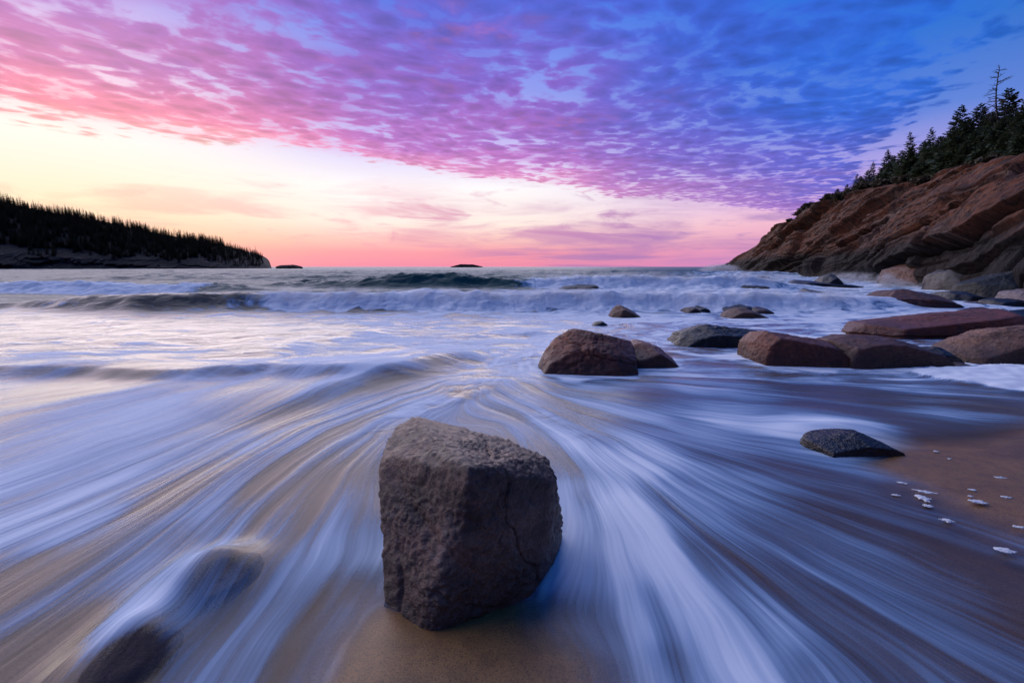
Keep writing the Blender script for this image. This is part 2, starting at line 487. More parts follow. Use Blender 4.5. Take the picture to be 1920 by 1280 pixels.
def water_mat():
    m, t = new_mat('sea_water')
    pos = t.node('ShaderNodeNewGeometry').outputs['Position']
    sp = t.node('ShaderNodeSeparateXYZ', {0: pos})
    x, y, z = sp.outputs
    psi, rr, dens, mid, deep, brk = (t.attr(a) for a in ('psi', 'rr', 'dens', 'midf', 'deep', 'brk'))
    # streaks of foam drawn out along the run of the water
    wob = t.mul(t.sub(t.noise(pos, 0.9, 2.0, 0.5), 0.5), 0.35)
    ps = t.add(psi, wob)
    s1 = t.noise(t.vec(t.mul(ps, 1.7), t.mul(rr, 0.30), 0.0), 1.0, 2.0, 0.5)
    s2 = t.noise(t.vec(t.mul(ps, 5.0), t.mul(rr, 0.55), 4.0), 1.0, 3.0, 0.5)
    s3 = t.noise(t.vec(t.mul(ps, 18.0), t.mul(rr, 0.9), 8.0), 1.0, 2.0, 0.6)
    s0 = t.noise(t.vec(t.mul(ps, 0.85), t.mul(rr, 0.55), 2.0), 1.0, 2.0, 0.5)
    soft = t.add(t.add(t.mul(s0, 0.40), t.mul(s1, 0.36)), t.mul(s2, 0.22))
    s4 = t.noise(t.vec(t.mul(ps, 46.0), t.mul(rr, 1.3), 5.0), 1.0, 2.0, 0.6)
    st = t.add(soft, t.add(t.mul(t.sub(s3, 0.5), 0.13), t.mul(t.sub(s4, 0.5), 0.08)))
    # loose lace of foam farther out
    mv = t.vec(t.mul(x, 0.55), t.mul(y, 1.0), 0.0)
    m1 = t.noise(mv, 1.9, 6.0, 0.62, 1.2)
    m2 = t.noise(mv, 0.5, 3.0, 0.5, 0.4)
    ml = t.add(t.add(t.mul(m1, 0.78), t.mul(m2, 0.36)), -0.06)
    ml = t.add(t.mul(t.sub(ml, 0.5), 1.45), 0.5)
    b1 = t.noise(t.vec(t.mul(x, 1.5), t.mul(y, 0.7), t.mul(z, 1.0)), 1.3, 6.0, 0.6, 0.6)
    pat = t.add(t.mul(st, t.sub(1.0, mid)), t.mul(ml, mid))
    pat = t.add(t.mul(pat, t.sub(1.0, brk)), t.mul(b1, brk))
    pat = t.add(t.mul(t.sub(pat, 0.5), 2.0), 0.5)
    f = t.sstep(t.add(pat, t.mul(t.sub(dens, 0.44), 1.25)), 0.33, 0.82)
    f = t.mul(f, t.sstep(dens, 0.01, 0.12))
    # bodies
    hgt = t.add(t.mul(soft, t.sub(1.0, mid)), t.mul(ml, mid))
    chop = t.noise(t.vec(t.mul(x, 0.6), y, 0.0), 2.2, 5.0, 0.6, 0.3)
    chopf = t.noise(t.vec(t.mul(x, 0.35), y, 0.0), 0.5, 6.0, 0.65, 0.3)
    hgt = t.add(hgt, t.mul(t.mul(chop, 0.5), mid))
    hgt = t.add(hgt, t.mul(t.mul(chopf, 6.0), deep))
    hgt = t.add(hgt, t.mul(t.mul(b1, 1.6), brk))
    bp = t.node('ShaderNodeBump', {'Height': hgt, 'Strength': 0.6, 'Distance': 0.09})
    nrm = bp.outputs[0]
    fres = t.node('ShaderNodeFresnel', {'IOR': 1.33, 'Normal': nrm}).outputs[0]
    fres = t.mul(fres, t.lstep(deep, 0.0, 1.0, 0.9, 0.32))     # wave faces hide much of the far surface from each other
    tint = t.node('ShaderNodeBsdfTransparent', {'Color': (0.80, 0.80, 0.82, 1)})
    murk = t.node('ShaderNodeBsdfDiffuse', {'Color': lin(132, 98, 76), 'Normal': nrm})
    shallow = t.node('ShaderNodeMixShader', {0: t.lstep(mid, 0, 1, 0.10, 0.6), 1: tint.outputs[0], 2: murk.outputs[0]})
    body = t.node('ShaderNodeBsdfDiffuse', {'Color': lin(28, 66, 66), 'Normal': nrm})
    under = t.node('ShaderNodeMixShader', {0: deep, 1: shallow.outputs[0], 2: body.outputs[0]})
    gl = t.node('ShaderNodeBsdfGlossy', {'Color': (1, 1, 1, 1), 'Roughness': t.lstep(deep, 0.0, 1.0, 0.24, 0.38), 'Normal': nrm})
    wat = t.node('ShaderNodeMixShader', {0: fres, 1: under.outputs[0], 2: gl.outputs[0]})
    fcol = t.mix(t.mul(f, f), (0.22, 0.50, 0.88, 1), (0.84, 0.90, 0.95, 1))      # thin foam bluish, with blue skylight painted in; thick foam white
    fd = t.node('ShaderNodeBsdfDiffuse', {'Color': fcol, 'Normal': nrm})
    ft = t.node('ShaderNodeBsdfTranslucent', {'Color': (0.7, 0.78, 0.82, 1), 'Normal': nrm})
    foam = t.node('ShaderNodeMixShader', {0: 0.25, 1: fd.outputs[0], 2: ft.outputs[0]})
    out = t.node('ShaderNodeMixShader', {0: t.mul(f, 0.94), 1: wat.outputs[0], 2: foam.outputs[0]})
    # a dry edge fades out instead of ending in a line
    film = t.attr('film')
    clear = t.node('ShaderNodeBsdfTransparent')
    out = t.node('ShaderNodeMixShader', {0: film, 1: clear.outputs[0], 2: out.outputs[0]})
    t.node('ShaderNodeOutputMaterial', {'Surface': out.outputs[0]})
    return m


M['water'] = water_mat()


def foam_mat():
    m, t = new_mat('foam_bubbles')
    pos = t.node('ShaderNodeNewGeometry').outputs['Position']
    n = t.noise(pos, 90.0, 3.0, 0.6)
    col = t.mix(n, (0.30, 0.31, 0.33, 1), (0.72, 0.74, 0.76, 1))
    bp = t.node('ShaderNodeBump', {'Height': n, 'Strength': 0.6, 'Distance': 0.01})
    p = t.node('ShaderNodeBsdfPrincipled', {'Base Color': col, 'Roughness': 0.6, 'Normal': bp.outputs[0]})
    t.node('ShaderNodeOutputMaterial', {'Surface': p.outputs[0]})
    return m


M['foam'] = foam_mat()

# ------------------------------------------------------------------ water flow over the beach
STREAMS = [  # (value, run of one streak)
    (-2.0, [(0, 690), (400, 660), (800, 622)]),
    (-0.5, [(0, 745), (300, 700), (620, 655), (860, 625)]),
    (0.6, [(0, 830), (300, 742), (600, 680), (880, 640)]),
    (2.0, [(0, 985), (350, 835), (620, 730), (850, 668), (930, 645)]),
    (3.0, [(0, 1075), (280, 930), (520, 805), (720, 732), (880, 690), (950, 655)]),
    (4.0, [(0, 1220), (250, 1050), (450, 890), (600, 800), (760, 742), (890, 700)]),
    (4.8, [(110, 1290), (300, 1120), (470, 950), (620, 835), (740, 775), (850, 735)]),
    (5.5, [(330, 1290), (480, 1100), (600, 950), (680, 850), (750, 785), (830, 755)]),
    (6.0, [(560, 1290), (640, 1130), (700, 1030), (715, 900), (740, 810), (800, 770)]),
    (6.3, [(780, 1180), (850, 1000), (850, 850), (850, 775), (860, 755)]),
    (6.6, [(1060, 1290), (985, 1170), (1045, 1020), (1045, 880), (980, 800), (890, 760)]),
    (7.0, [(1260, 1290), (1180, 1080), (1110, 910), (1060, 830), (980, 780), (900, 748)]),
    (7.5, [(1560, 1290), (1330, 1060), (1180, 910), (1080, 820), (980, 765), (915, 735)]),
    (8.1, [(1920, 1290), (1500, 1060), (1250, 900), (1090, 805), (985, 752), (930, 720)]),
    (8.7, [(1930, 1090), (1500, 940), (1220, 830), (1060, 770), (975, 732), (945, 705)]),
    (9.3, [(1930, 960), (1500, 862), (1200, 788), (1040, 745), (970, 712), (955, 690)]),
    (9.9, [(1930, 850), (1500, 795), (1200, 757), (1040, 727), (980, 702), (965, 670)]),
    (10.5, [(1930, 780), (1500, 745), (1250, 722), (1080, 708), (1010, 708), (985, 690), (985, 650)]),
]
_pts, _val = [], []
for val, line in STREAMS:
    for (a, b), (c, d) in zip(line[:-1], line[1:]):
        for f in (0.0, 0.5):
            _pts.append(gp(a + (c - a) * f, b + (d - b) * f)[:2])
            _val.append(val)
    _pts.append(gp(*line[-1])[:2])
    _val.append(val)


def tps_fit(P, v, lam=0.0):
    P = np.asarray(P, float)
    n = len(P)
    r2 = ((P[:, None] - P[None]) ** 2).sum(-1) + 1e-9
    K = 0.5 * r2 * np.log(r2) + lam * np.eye(n)
    A = np.zeros((n + 3, n + 3))
    A[:n, :n] = K
    A[:n, n] = 1
    A[:n, n + 1:] = P
    A[n:, :n] = A[:n, n:].T
    w = np.linalg.lstsq(A, np.concatenate([np.asarray(v, float), np.zeros(3)]), rcond=None)[0]
    return P, w


def tps_eval(fit, X, Y):
    P, w = fit
    n = len(P)
    out = w[n] + w[n + 1] * X + w[n + 2] * Y
    for i in range(n):
        r2 = (X - P[i, 0]) ** 2 + (Y - P[i, 1]) ** 2 + 1e-9
        out = out + w[i] * 0.5 * r2 * np.log(r2)
    return out


PSI = tps_fit(_pts, _val, 0.02)

# how thick the foam lies: (place, amount)
DENS = [(0, 620, .30), (300, 615, .36), (600, 610, .46), (850, 610, .58), (150, 650, .5), (450, 650, .6), (750, 640, .68), (930, 640, .7),
        (0, 700, .42), (250, 700, .4), (450, 710, .62), (650, 690, .75), (850, 680, .62), (0, 780, .62), (250, 770, .74), (450, 770, .7),
        (620, 740, .72), (760, 720, .6), (870, 715, .5), (950, 710, .62), (0, 880, .66), (200, 880, .72), (400, 830, .66), (560, 790, .5),
        (700, 765, .62), (800, 760, .68), (0, 980, .66), (150, 980, .62), (330, 930, .46), (480, 880, .5), (600, 850, .56), (680, 830, .56),
        (0, 1090, .46), (150, 1080, .42), (300, 1010, .44), (420, 980, .6), (540, 940, .58), (640, 930, .54), (690, 900, .5),
        (0, 1220, .38), (120, 1180, .36), (330, 1060, .55), (450, 1060, .42), (560, 1050, .56), (660, 1030, .56), (60, 1280, .2), (230, 1260, .2),
        (400, 1200, .5), (520, 1160, .54), (640, 1150, .5), (690, 1120, .4), (480, 1270, .48), (600, 1260, .46), (700, 1260, .12),
        (420, 1065, .68), (360, 1110, .58), (300, 1150, .68), (240, 1215, .66), (440, 1010, .6), (370, 1035, .55), (850, 1230, .0), (950, 1240, .0), (1040, 1250, .55), (1090, 1270, .5), (1000, 1160, .58), (1060, 1050, .66), (1080, 930, .62), (1060, 870, .52),
        (1150, 960, .62), (1180, 1050, .64), (1220, 1150, .6), (1250, 1260, .52), (1130, 1180, .56), (1020, 800, .6), (960, 770, .6), (1080, 800, .58),
        (1180, 860, .58), (1280, 930, .46), (1350, 1050, .42), (1420, 1180, .45), (1550, 1270, .38), (1480, 1020, .4), (1650, 1140, .38), (1850, 1250, .4),
        (1400, 870, .48), (1600, 960, .42), (1800, 1080, .4), (1900, 1120, .36), (1200, 780, .52), (1350, 800, .5), (1500, 810, .54), (1590, 800, .6),
        (1500, 880, .48), (1620, 900, .52), (1700, 930, .4), (1100, 740, .5), (1250, 750, .42), (1400, 750, .4), (1550, 760, .32), (1700, 780, .3),
        (1850, 770, .36), (1800, 820, .2), (1900, 800, .3), (1060, 715, .45), (1150, 705, .42), (1280, 700, .5), (1320, 680, .55), (1380, 660, .7),
        (1350, 700, .48), (1500, 705, .5), (1650, 715, .4), (1600, 740, .3), (1900, 750, .3), (1300, 600, .62), (1500, 600, .62), (1150, 620, .66),
        (1550, 640, .62), (1700, 590, .55), (1900, 590, .5), (1250, 655, .6)]
_dp = [gp(a, b)[:2] for a, b, c in DENS]
DFIT = (np.array(_dp), np.array([c + (0.03 if (a > 1080 and 690 < b < 1290 and c > 0.2) else -0.06 - (0.07 if (b < 800 and c > 0.55) else 0.0)) for a, b, c in DENS]))


def dens_eval(X, Y):
    """inverse-distance blend, in log-distance so near points stay sharp"""
    P, v = DFIT
    num = np.zeros_like(X)
    den = np.zeros_like(X)
    for (a, b), c in zip(P, v):
        s2 = 0.035 * b * b
        w = 1.0 / (((X - a) ** 2 + ((Y - b) * 0.8) ** 2) / s2 + 0.04) ** 2
        num += w * c
        den += w
    return num / den


def poly_sd(X, Y, poly):
    """signed distance to a polygon on the ground, inside positive"""
    P = np.array(poly)
    d = np.full(X.shape, 1e9)
    ins = np.zeros(X.shape, bool)
    n = len(P)
    for i in range(n):
        a, b = P[i], P[(i + 1) % n]
        e = b - a
        wx, wy = X - a[0], Y - a[1]
        tt = np.clip((wx * e[0] + wy * e[1]) / (e @ e), 0, 1)
        d = np.minimum(d, (wx - e[0] * tt) ** 2 + (wy - e[1] * tt) ** 2)
        c = ((a[1] > Y) != (b[1] > Y)) & (X < (b[0] - a[0]) * (Y - a[1]) / (b[1] - a[1] + 1e-12) + a[0])
        ins ^= c
    return np.where(ins, 1, -1) * np.sqrt(d)


SANDS = [[gp(*p)[:2] for p in pl] for pl in (
    [(735, 1150), (800, 1165), (945, 1135), (985, 1180), (1040, 1262), (1060, 1330), (640, 1330), (690, 1230)],
    [(1655, 845), (1700, 850), (1790, 838), (1880, 836), (2000, 800), (2200, 800), (2200, 1010), (1950, 985), (1850, 950), (1760, 905), (1680, 872)],
)]
TONGUE = [gp(*p)[:2] for p in [(1680, 692), (1740, 690), (1790, 690), (1860, 683), (1990, 690), (2100, 760), (1920, 742), (1800, 722), (1720, 708)]]


def dry(X, Y):
    e = np.full(X.shape, -1e3)
    for s in SANDS:
        e = np.maximum(e, poly_sd(X, Y, s))
    return e + 0.05 * pn(X * 3, Y * 3, 2.0) + 0.015 * pn(X * 14, Y * 14, 5.0)


SUNK = [  # stones under the wash: upstream end, downstream end, half width, top, heaped water, material, label
    ((475, 1028), (315, 1140), 0.14, 0.0, 0.12, 'dark', 'dark sunken stone with the wash pouring smoothly over it'),
    ((330, 1165), (150, 1280), 0.12, -0.01, 0.09, 'brown', 'brown sunken stone under the wash at the beach end')]


WAVES = [  # distance, height, front, back, x from, x to, fades, waver, foam from, foam to
            (14.4, 0.50, 0.55, 3.2, -15.0, 12.5, 5.0, 6.0, 0.7, -8.5, 11.0),
            (28.4, 0.74, 0.9, 4.2, -12.5, 17.0, 9.0, 4.0, 1.2, 0.4, 18.0),
            (46.0, 0.50, 2.5, 6.0, -42.0, 8.0, 12.0, 12.0, 2.0, 99.0, 100.0),
            (23.5, 0.42, 1.0, 3.0, -40.0, -13.0, 6.0, 4.0, 0.8, -40.0, -16.0),
            (20.2, 0.28, 0.8, 2.6, -14.0, 14.0, 6.0, 4.0, 0.8, 0.0, 13.0),
            (5.5, 0.10, 0.22, 0.7, -9.0, -1.6, 1.0, 0.9, 0.35, 99.0, 100.0),
            (66.0, 0.55, 3.0, 9.0, -70.0, 45.0, 20.0, 12.0, 3.0, 99.0, 100.0),
            (95.0, 0.6, 4.0, 12.0, -120.0, 50.0, 30.0, 20.0, 4.0, 99.0, 100.0)]


def crest(X, y0, wob):
    return y0 + wob * pn(X / (y0 * 0.28), y0, 1.7) + 0.25 * wob * pn(X / (y0 * 0.07), y0, 3.3)


def swell(X, Y):
    """height of the sea surface, and how broken it is"""
    Z = np.zeros_like(X)
    brk = np.zeros_like(X)
    grn = np.zeros_like(X)
    # near breaker
    for (y0, h, front, back, x0, x1, fade0, fade1, wob, f0, f1) in WAVES:
        yc = crest(X, y0, wob)
        env = ss(X, x0 - fade0, x0 + fade0) * (1 - ss(X, x1 - fade1, x1 + fade1))
        hh = h * env * (1 + 0.3 * pn(X / (y0 * 0.16), y0 * 3.1, 0.5))
        d = Y - yc
        prof = np.where(d < 0, np.exp(-(d / front) ** 2 * 1.4), np.exp(-(d / back) ** 2))
        Z = np.maximum(Z, hh * prof)
        bf = ss(X, f0 - 2, f0 + 3) * (1 - ss(X, f1 - 2, f1 + 2)) * env
        ragged = 0.35 * pn(X * 0.9, Y * 0.9, y0) + 0.25 * pn(X * 2.6, Y * 2.6, y0)
        face = ss(d, -2.2 * front + ragged, -1.2 * front + ragged) * (1 - ss(d, back * 0.12 + ragged, back * 0.55 + ragged))
        brk = np.maximum(brk, bf * face)
    return Z, brk


STONES = [
    # outline, base row, depth, material, label, options
    ([(1001, 706), (1012, 680), (1026, 655), (1045, 633), (1072, 618), (1108, 612), (1150, 628), (1188, 642), (1184, 660), (1168, 692)], 706, 1.25, 'red',
     'large rust-red boulder with a sloping face, beside its broken-off right end', dict(level=6, sharp=93, lumps=0.036, front=.5, cracks=[((.6, 0, 1), .35, .03, .05, .3), ((-.8, .2, .7), .2, .025, .04, .3)])),
    ([(1160, 690), (1183, 642), (1200, 634), (1222, 641), (1245, 658), (1254, 675), (1253, 686)], 690, 0.95, 'red',
     'rounded rust-red end piece split from the large sloping boulder', dict(level=5, sharp=58, lumps=0.032)),
    ([(1254, 640), (1268, 625), (1300, 616), (1345, 611), (1400, 616), (1436, 622), (1430, 640), (1340, 650)], 650, 1.0, 'dark',
     'low long blackish boulder behind the blunt red one', dict(level=6, sharp=50, lumps=0.056)),
    ([(1404, 665), (1410, 640), (1428, 624), (1462, 624), (1500, 632), (1545, 637), (1562, 660), (1566, 690), (1480, 684), (1408, 680)], 690, 1.0, 'red',
     'blunt red-brown boulder between the low blackish one and the long dark purplish one', dict(chips=3, level=6, sharp=67, lumps=0.032, front=.8)),
    ([(1548, 660), (1552, 636), (1590, 627), (1650, 628), (1695, 640), (1722, 655), (1738, 672), (1735, 684), (1660, 692), (1560, 692)], 692, 1.05, 'redd',
     'long dark purplish-brown boulder jammed against the blunt red one', dict(chips=3, level=6, sharp=63, lumps=0.032, front=.8)),
    ([(1590, 622), (1615, 607), (1660, 600), (1720, 594), (1790, 586), (1850, 582), (1884, 583), (1906, 602), (1912, 612), (1890, 632), (1780, 640), (1650, 640)], 640, 1.5, 'red',
     'longest flat rust-brown slab with a dark crack along its side', dict(level=6, sharp=75, lumps=0.024, front=.8, cracks=[((-.18, 0, 1), -.05, .035, .10, .12)])),
    ([(1802, 586), (1822, 579), (1842, 575), (1856, 578), (1862, 588)], 590, 0.7, 'red',
     'small orange-brown stone peeking over the longest slab', dict(level=4, sharp=58)),
    ([(1770, 662), (1790, 650), (1830, 632), (1880, 615), (1905, 613), (1990, 625), (2010, 690), (1860, 684), (1800, 674)], 684, 1.0, 'brown',
     'rough tan pyramid-like boulder beside the white foam tongue', dict(chips=5, level=6, sharp=75, lumps=0.040, grit=.02, front=.6)),
    ([(1622, 576), (1645, 562), (1676, 544), (1690, 541), (1730, 548), (1764, 555), (1768, 576), (1700, 581)], 581, 2.2, 'redd',
     'purple-brown wedge boulder with a flat sloping top before the cliff foot', dict(level=6, sharp=93, lumps=0.028, front=.45, cracks=[((.2, 0, 1), .1, .03, .06, .15)])),
    ([(1141, 594), (1152, 576), (1161, 571), (1175, 576), (1192, 587), (1200, 595)], 596, 0.9, 'brown',
     'pointed little dark-brown boulder alone in the surf', dict(level=5, sharp=75, lumps=0.040)),
    ([(1109, 611), (1117, 603), (1128, 601), (1139, 609)], 612, 0.4, 'dark',
     'tiny dark stone just behind the large sloping red boulder', dict(level=4)),
    ([(1280, 585), (1286, 577), (1300, 575), (1308, 579), (1310, 586)], 587, 0.7, 'redd',
     'small brown stone touching a flatter black one in the surf', dict(level=4)),
    ([(1302, 583), (1306, 577), (1318, 575), (1328, 581), (1326, 585)], 585, 0.7, 'dark',
     'flat black stone touching a small brown one in the surf', dict(level=4)),
    ([(1354, 595), (1364, 584), (1380, 577), (1398, 577), (1414, 583), (1432, 596)], 598, 0.9, 'brown',
     'smooth domed pale-brown boulder before two low dark stones', dict(level=5, sharp=44, lumps=0.024)),
    ([(1343, 582), (1356, 576), (1372, 575), (1398, 572), (1411, 576), (1412, 583), (1360, 585)], 586, 1.0, 'dark',
     'low dark double-humped stone behind the domed pale-brown boulder', dict(level=5)),
    ([(1408, 584), (1416, 578), (1436, 578), (1444, 585)], 588, 0.7, 'redd',
     'low brown stone to the cliff side of the domed pale-brown boulder', dict(level=4)),
    ([(1043, 541), (1050, 536), (1072, 534), (1110, 533), (1126, 537), (1128, 541)], 542.5, 2.2, 'green',
     'flat weedy ledge awash in front of the foaming breaker', dict(level=5)),
    ([(1187, 546), (1200, 541), (1208, 540), (1222, 544), (1232, 547)], 547, 1.4, 'dark',
     'small low black rock awash between the two breakers', dict(level=4)),
    ([(1334, 537), (1338, 530), (1362, 530), (1368, 536)], 537, 2.0, 'dark',
     'blurred dark rock half drowned in breaker foam', dict(level=4)),
    ([(1376, 542), (1382, 537), (1404, 534), (1432, 535), (1438, 541)], 542.5, 2.0, 'green',
     'flat dark weedy rock next to the black pinnacle ledge', dict(level=5)),
    ([(1442, 538), (1446, 535), (1453, 536), (1455, 538.5)], 538.5, 0.8, 'dark',
     'very small black rock between two flat ledges in the surf', dict(level=4)),
    ([(1502, 552), (1512, 545), (1522, 543), (1538, 547), (1554, 553)], 553, 1.8, 'dark',
     'low dark hump of rock in the surf below the pinnacle', dict(level=5)),
    ([(1464, 539), (1476, 533), (1490, 527), (1502, 530), (1530, 529), (1560, 532), (1600, 534), (1604, 539)], 539.5, 2.6, 'dark',
     'long low black ledge at the base of the pinnacle', dict(level=5, lumps=0.080)),
    ([(1530, 538), (1540, 524), (1554, 514), (1562, 512), (1568, 526), (1573, 537)], 538.5, 1.8, 'dark',
     'sharp black pinnacle rock standing in the surf', dict(level=5, sharp=85)),
    ([(1419, 523), (1428, 519), (1435, 517.5), (1439, 523)], 523.5, 3.0, 'dark',
     'small black rock in the surf close under the cliff point', dict(level=4)),
    ([(1510, 832), (1545, 822), (1575, 818), (1605, 813), (1640, 818), (1668, 834), (1680, 848), (1650, 858), (1580, 852)], 860, 0.42, 'dark',
     'rounded blackish stone half buried where the wash meets the sand', dict(level=6, sharp=44, lumps=0.040, bury=.12)),
    ([(1733, 672), (1738, 655), (1752, 650), (1766, 652), (1784, 668), (1792, 682)], 684, 0.5, 'dark',
     'dark stone wedged in the gap beside the rough tan boulder', dict(level=5)),
    ([(1778, 688), (1795, 681), (1816, 683), (1822, 690)], 692, 0.3, 'brown',
     'small smooth brown stone at the root of the foam tongue', dict(level=4)),
    ([(1762, 563), (1772, 547), (1800, 545), (1822, 556), (1826, 565)], 566, 1.8, 'dark',
     'black block behind the end of the purple-brown wedge boulder', dict(level=5, sharp=85)),
    ([(1806, 576), (1818, 569), (1832, 566), (1848, 575)], 577, 0.9, 'redd',
     'little pointed brown stone behind the longest slab', dict(level=4)),
    ([(1846, 575), (1856, 562), (1880, 558), (1915, 562), (1930, 577)], 578, 1.2, 'dark',
     'flat dark stone under the rounded pale grey boulder', dict(level=5)),
    ([(1890, 565), (1897, 549), (1912, 542), (1935, 541), (1950, 570)], 574, 1.5, 'grey',
     'rounded pale grey boulder at the foot of the cliff', dict(level=5, sharp=44)),
    ([(1888, 592), (1900, 585), (1960, 584), (1970, 596)], 597, 0.8, 'dark',
     'low grey stone beyond the end of the longest slab', dict(level=4)),
    ([(1814, 556), (1822, 536), (1850, 524), (1905, 508), (1960, 500), (1990, 550)], 562, 2.6, 'green',
     'huge dark weed-covered block leaning at the cliff foot', dict(level=6, sharp=101, lumps=0.032, front=.55)),
    ([(1690, 530), (1700, 500), (1742, 487), (1766, 484), (1780, 500), (1766, 536)], 538, 5.0, 'redd',
     'angular orange-brown block fallen at the cliff foot behind the spray', dict(level=6, sharp=101, lumps=0.040, front=.7)),
    ([(1760, 536), (1775, 510), (1800, 498), (1850, 499), (1880, 516), (1890, 540)], 548, 3.5, 'dark',
     'dark slanting block between the orange-brown and weed-covered ones', dict(level=5, sharp=93)),
]

def build_sea():
    rows = np.concatenate([np.arange(0.35, 5.0, 0.022), np.arange(5.0, 11.0, 0.045), np.arange(11.0, 16.0, 0.04), np.arange(16.0, 25.0, 0.09),
                           np.arange(25.0, 31.5, 0.075), np.arange(31.5, 60, 0.35), np.arange(60, 150, 1.2), np.geomspace(150, 9000, 46)])
    nc = 560
    s = np.linspace(-1, 1, nc)
    s = s * (0.8 + 0.2 * s * s)
    half = rows * 1.5 + 1.6
    X = s[None, :] * half[:, None]
    Y = np.repeat(rows[:, None], nc, 1)
    Z, brk = swell(X, Y)
    near = rows < 12.0
    psi = np.zeros_like(X)
    dens = np.full_like(X, 0.5)
    psi[near] = tps_eval(PSI, X[near], Y[near])
    rr = np.hypot(X - 0.2, Y - 5.2)
    dens[near] = dens_eval(X[near], Y[near])
    # surf zone beyond the boulders
    surf = 0.48 + 0.12 * ss(X / Y, -0.2, 0.3)
    surf = surf + 0.1 * pn(X * 0.12, Y * 0.3, 8.0)
    k = ss(Y, 7.5, 11.0)
    dens = dens * (1 - k) + surf * k
    # behind the breakers the foam thins out, towards the cliff it stays
    cl = ss(X / Y, 0.22, 0.5)
    lim = 15.5 + 13 * ss(X / Y, -0.15, 0.15) + 30 * cl
    dens = np.where(Y > 14, dens * (1 - ss(Y, lim, lim * 1.18)) + cl * 0.5 * ss(Y, 15, 20) * (1 - ss(Y, 60, 95)) * ss(Y, lim, lim * 1.18), dens)
    lf = (1 - ss(X / Y, -0.8, -0.1)) * ss(Y, 5.5, 9.0)          # glassy water at the left, between the waves
    dens = dens * (1 - 0.55 * lf)
    dens = np.maximum(dens, brk * 1.02)
    mid = ss(Y + 0.5 * pn(X * 0.5, Y * 0.5, 4.0), 4.4, 7.0)
    gy = np.gradient(psi, rows, axis=0)
    gx = np.gradient(psi, axis=1) / (np.gradient(X, axis=1) + 1e-9)
    crowd = ss(np.hypot(gx, gy), 2.6, 7.0) * (rows < 11)[:, None]
    mid = np.maximum(mid, 0.8 * crowd)
    for (out, base, depth, *_r) in STONES:
        if base < 556:
            continue
        y0 = gp(out[0][0], base)[1]
        yc = y0 + depth * 0.5
        xs = [aty(a, b, yc)[0] for a, b in out]
        cx, rx = (min(xs) + max(xs)) / 2, (max(xs) - min(xs)) / 2
        w = 0.10 + 0.012 * yc
        q = np.hypot((X - cx) / (rx + w), (Y - yc) / (depth * 0.5 + w)) + 0.30 * pn(X * 2.2, Y * 2.2, 3.0) + 0.10 * pn(X * 7, Y * 7, 5.0)
        dens = np.maximum(dens, (0.62 - 0.14 * (depth < 0.5)) * (1 - ss(q, 0.85, 1.5)))
    # the big stone: wash piled along its sides, thinner in its lee
    hs = poly_sd(X, Y, [(-.34, 1.45), (-.48, 1.60), (-.52, 1.75), (-.50, 2.2), (.10, 2.28), (.22, 1.98), (.08, 1.63)])
    collar = np.exp(-((hs + 0.03 + 0.03 * pn(X * 6, Y * 6, 1.0)) / 0.05) ** 2)
    dens = np.maximum(dens, collar * (0.40 + 0.32 * ss(X, -0.05, 0.2) + 0.2 * ss(Y, 1.9, 2.3)))
    deep = ss(Y, 10.0, 17.0)
    # foam tongue at the right
    tg = poly_sd(X, Y, TONGUE) + 0.05 * pn(X * 5, Y * 5, 1.0)
    tgk = ss(tg + 0.04 * pn(X * 11, Y * 11, 4.0), -0.04, 0.20)
    dens = np.maximum(dens, tgk * 0.98)
    # relief
    rip = np.zeros_like(X)
    n5 = rows < 9
    a, b = psi[n5], rr[n5]
    rip[n5] = 0.014 * pn(a * 1.5, b * 0.35, 0.0) + 0.004 * pn(a * 4.5, b * 0.6, 3.0) + 0.03 * pn(X[n5] * 0.5, Y[n5] * 0.7, 6.0)
    amp = ss(Y, 3.5, 9.0)
    rip += amp * (0.05 * pn(X * 0.45, Y * 0.8, 1.0) + 0.025 * pn(X * 1.3, Y * 2.1, 2.0) * (1 - ss(Y, 40, 70)))
    far = ss(Y, 18, 40)
    rip += far * (0.12 * fbm(X * 0.09, Y * 0.22, 3.0, 3) + 0.15 * fbm(X * 0.30, Y * 0.7, 1.0, 3)) * (1 - ss(Y, 300, 900))
    rip += brk * (0.10 * fbm(X * 1.3, Y * 1.3, Z * 2, 5, 0.6)) * (0.5 + Y / 40)
    rip += 0.13 * ss(Z, 0.12, 0.4) * (1 - brk) * fbm(X * 0.8, Y * 1.6, 2.0, 4, 0.6) * (0.4 + 0.6 * ss(Y, 14, 26))
    Z = Z + rip + tgk * 0.05 + 0.02 * tgk * pn(X * 7, Y * 7, 3.0)
    for (pa, pb, wd, top, heap, mt, lb) in SUNK:
        a, b = gp(*pa)[:2], gp(*pb)[:2]
        u = (b - a) / np.linalg.norm(b - a)
        c = (a + b) / 2
        al = (X - c[0]) * u[0] + (Y - c[1]) * u[1]
        ac = -(X - c[0]) * u[1] + (Y - c[1]) * u[0]
        ln = np.linalg.norm(b - a) / 2
        al = np.where(al > 0, al * 0.62, al * 1.15)          # steep upstream, a long tail below
        Z += heap * np.exp(-(al / (ln * 0.95)) ** 2 - (ac / (wd * 1.25)) ** 2)
    # water heaps against the upstream side of the big stone
    c = np.array([-0.17, 2.28])
    Z += 0.035 * np.exp(-(((X - c[0]) / 0.5) ** 2 + ((Y - c[1]) / 0.22) ** 2))
    # ridge of the spent wave pouring down towards the beach
    a, b = gp(400, 790)[:2], gp(930, 650)[:2]
    e_ = b - a
    tt = np.clip(((X - a[0]) * e_[0] + (Y - a[1]) * e_[1]) / (e_ @ e_), 0, 1)
    sd = ((X - a[0]) * e_[1] - (Y - a[1]) * e_[0]) / np.linalg.norm(e_)
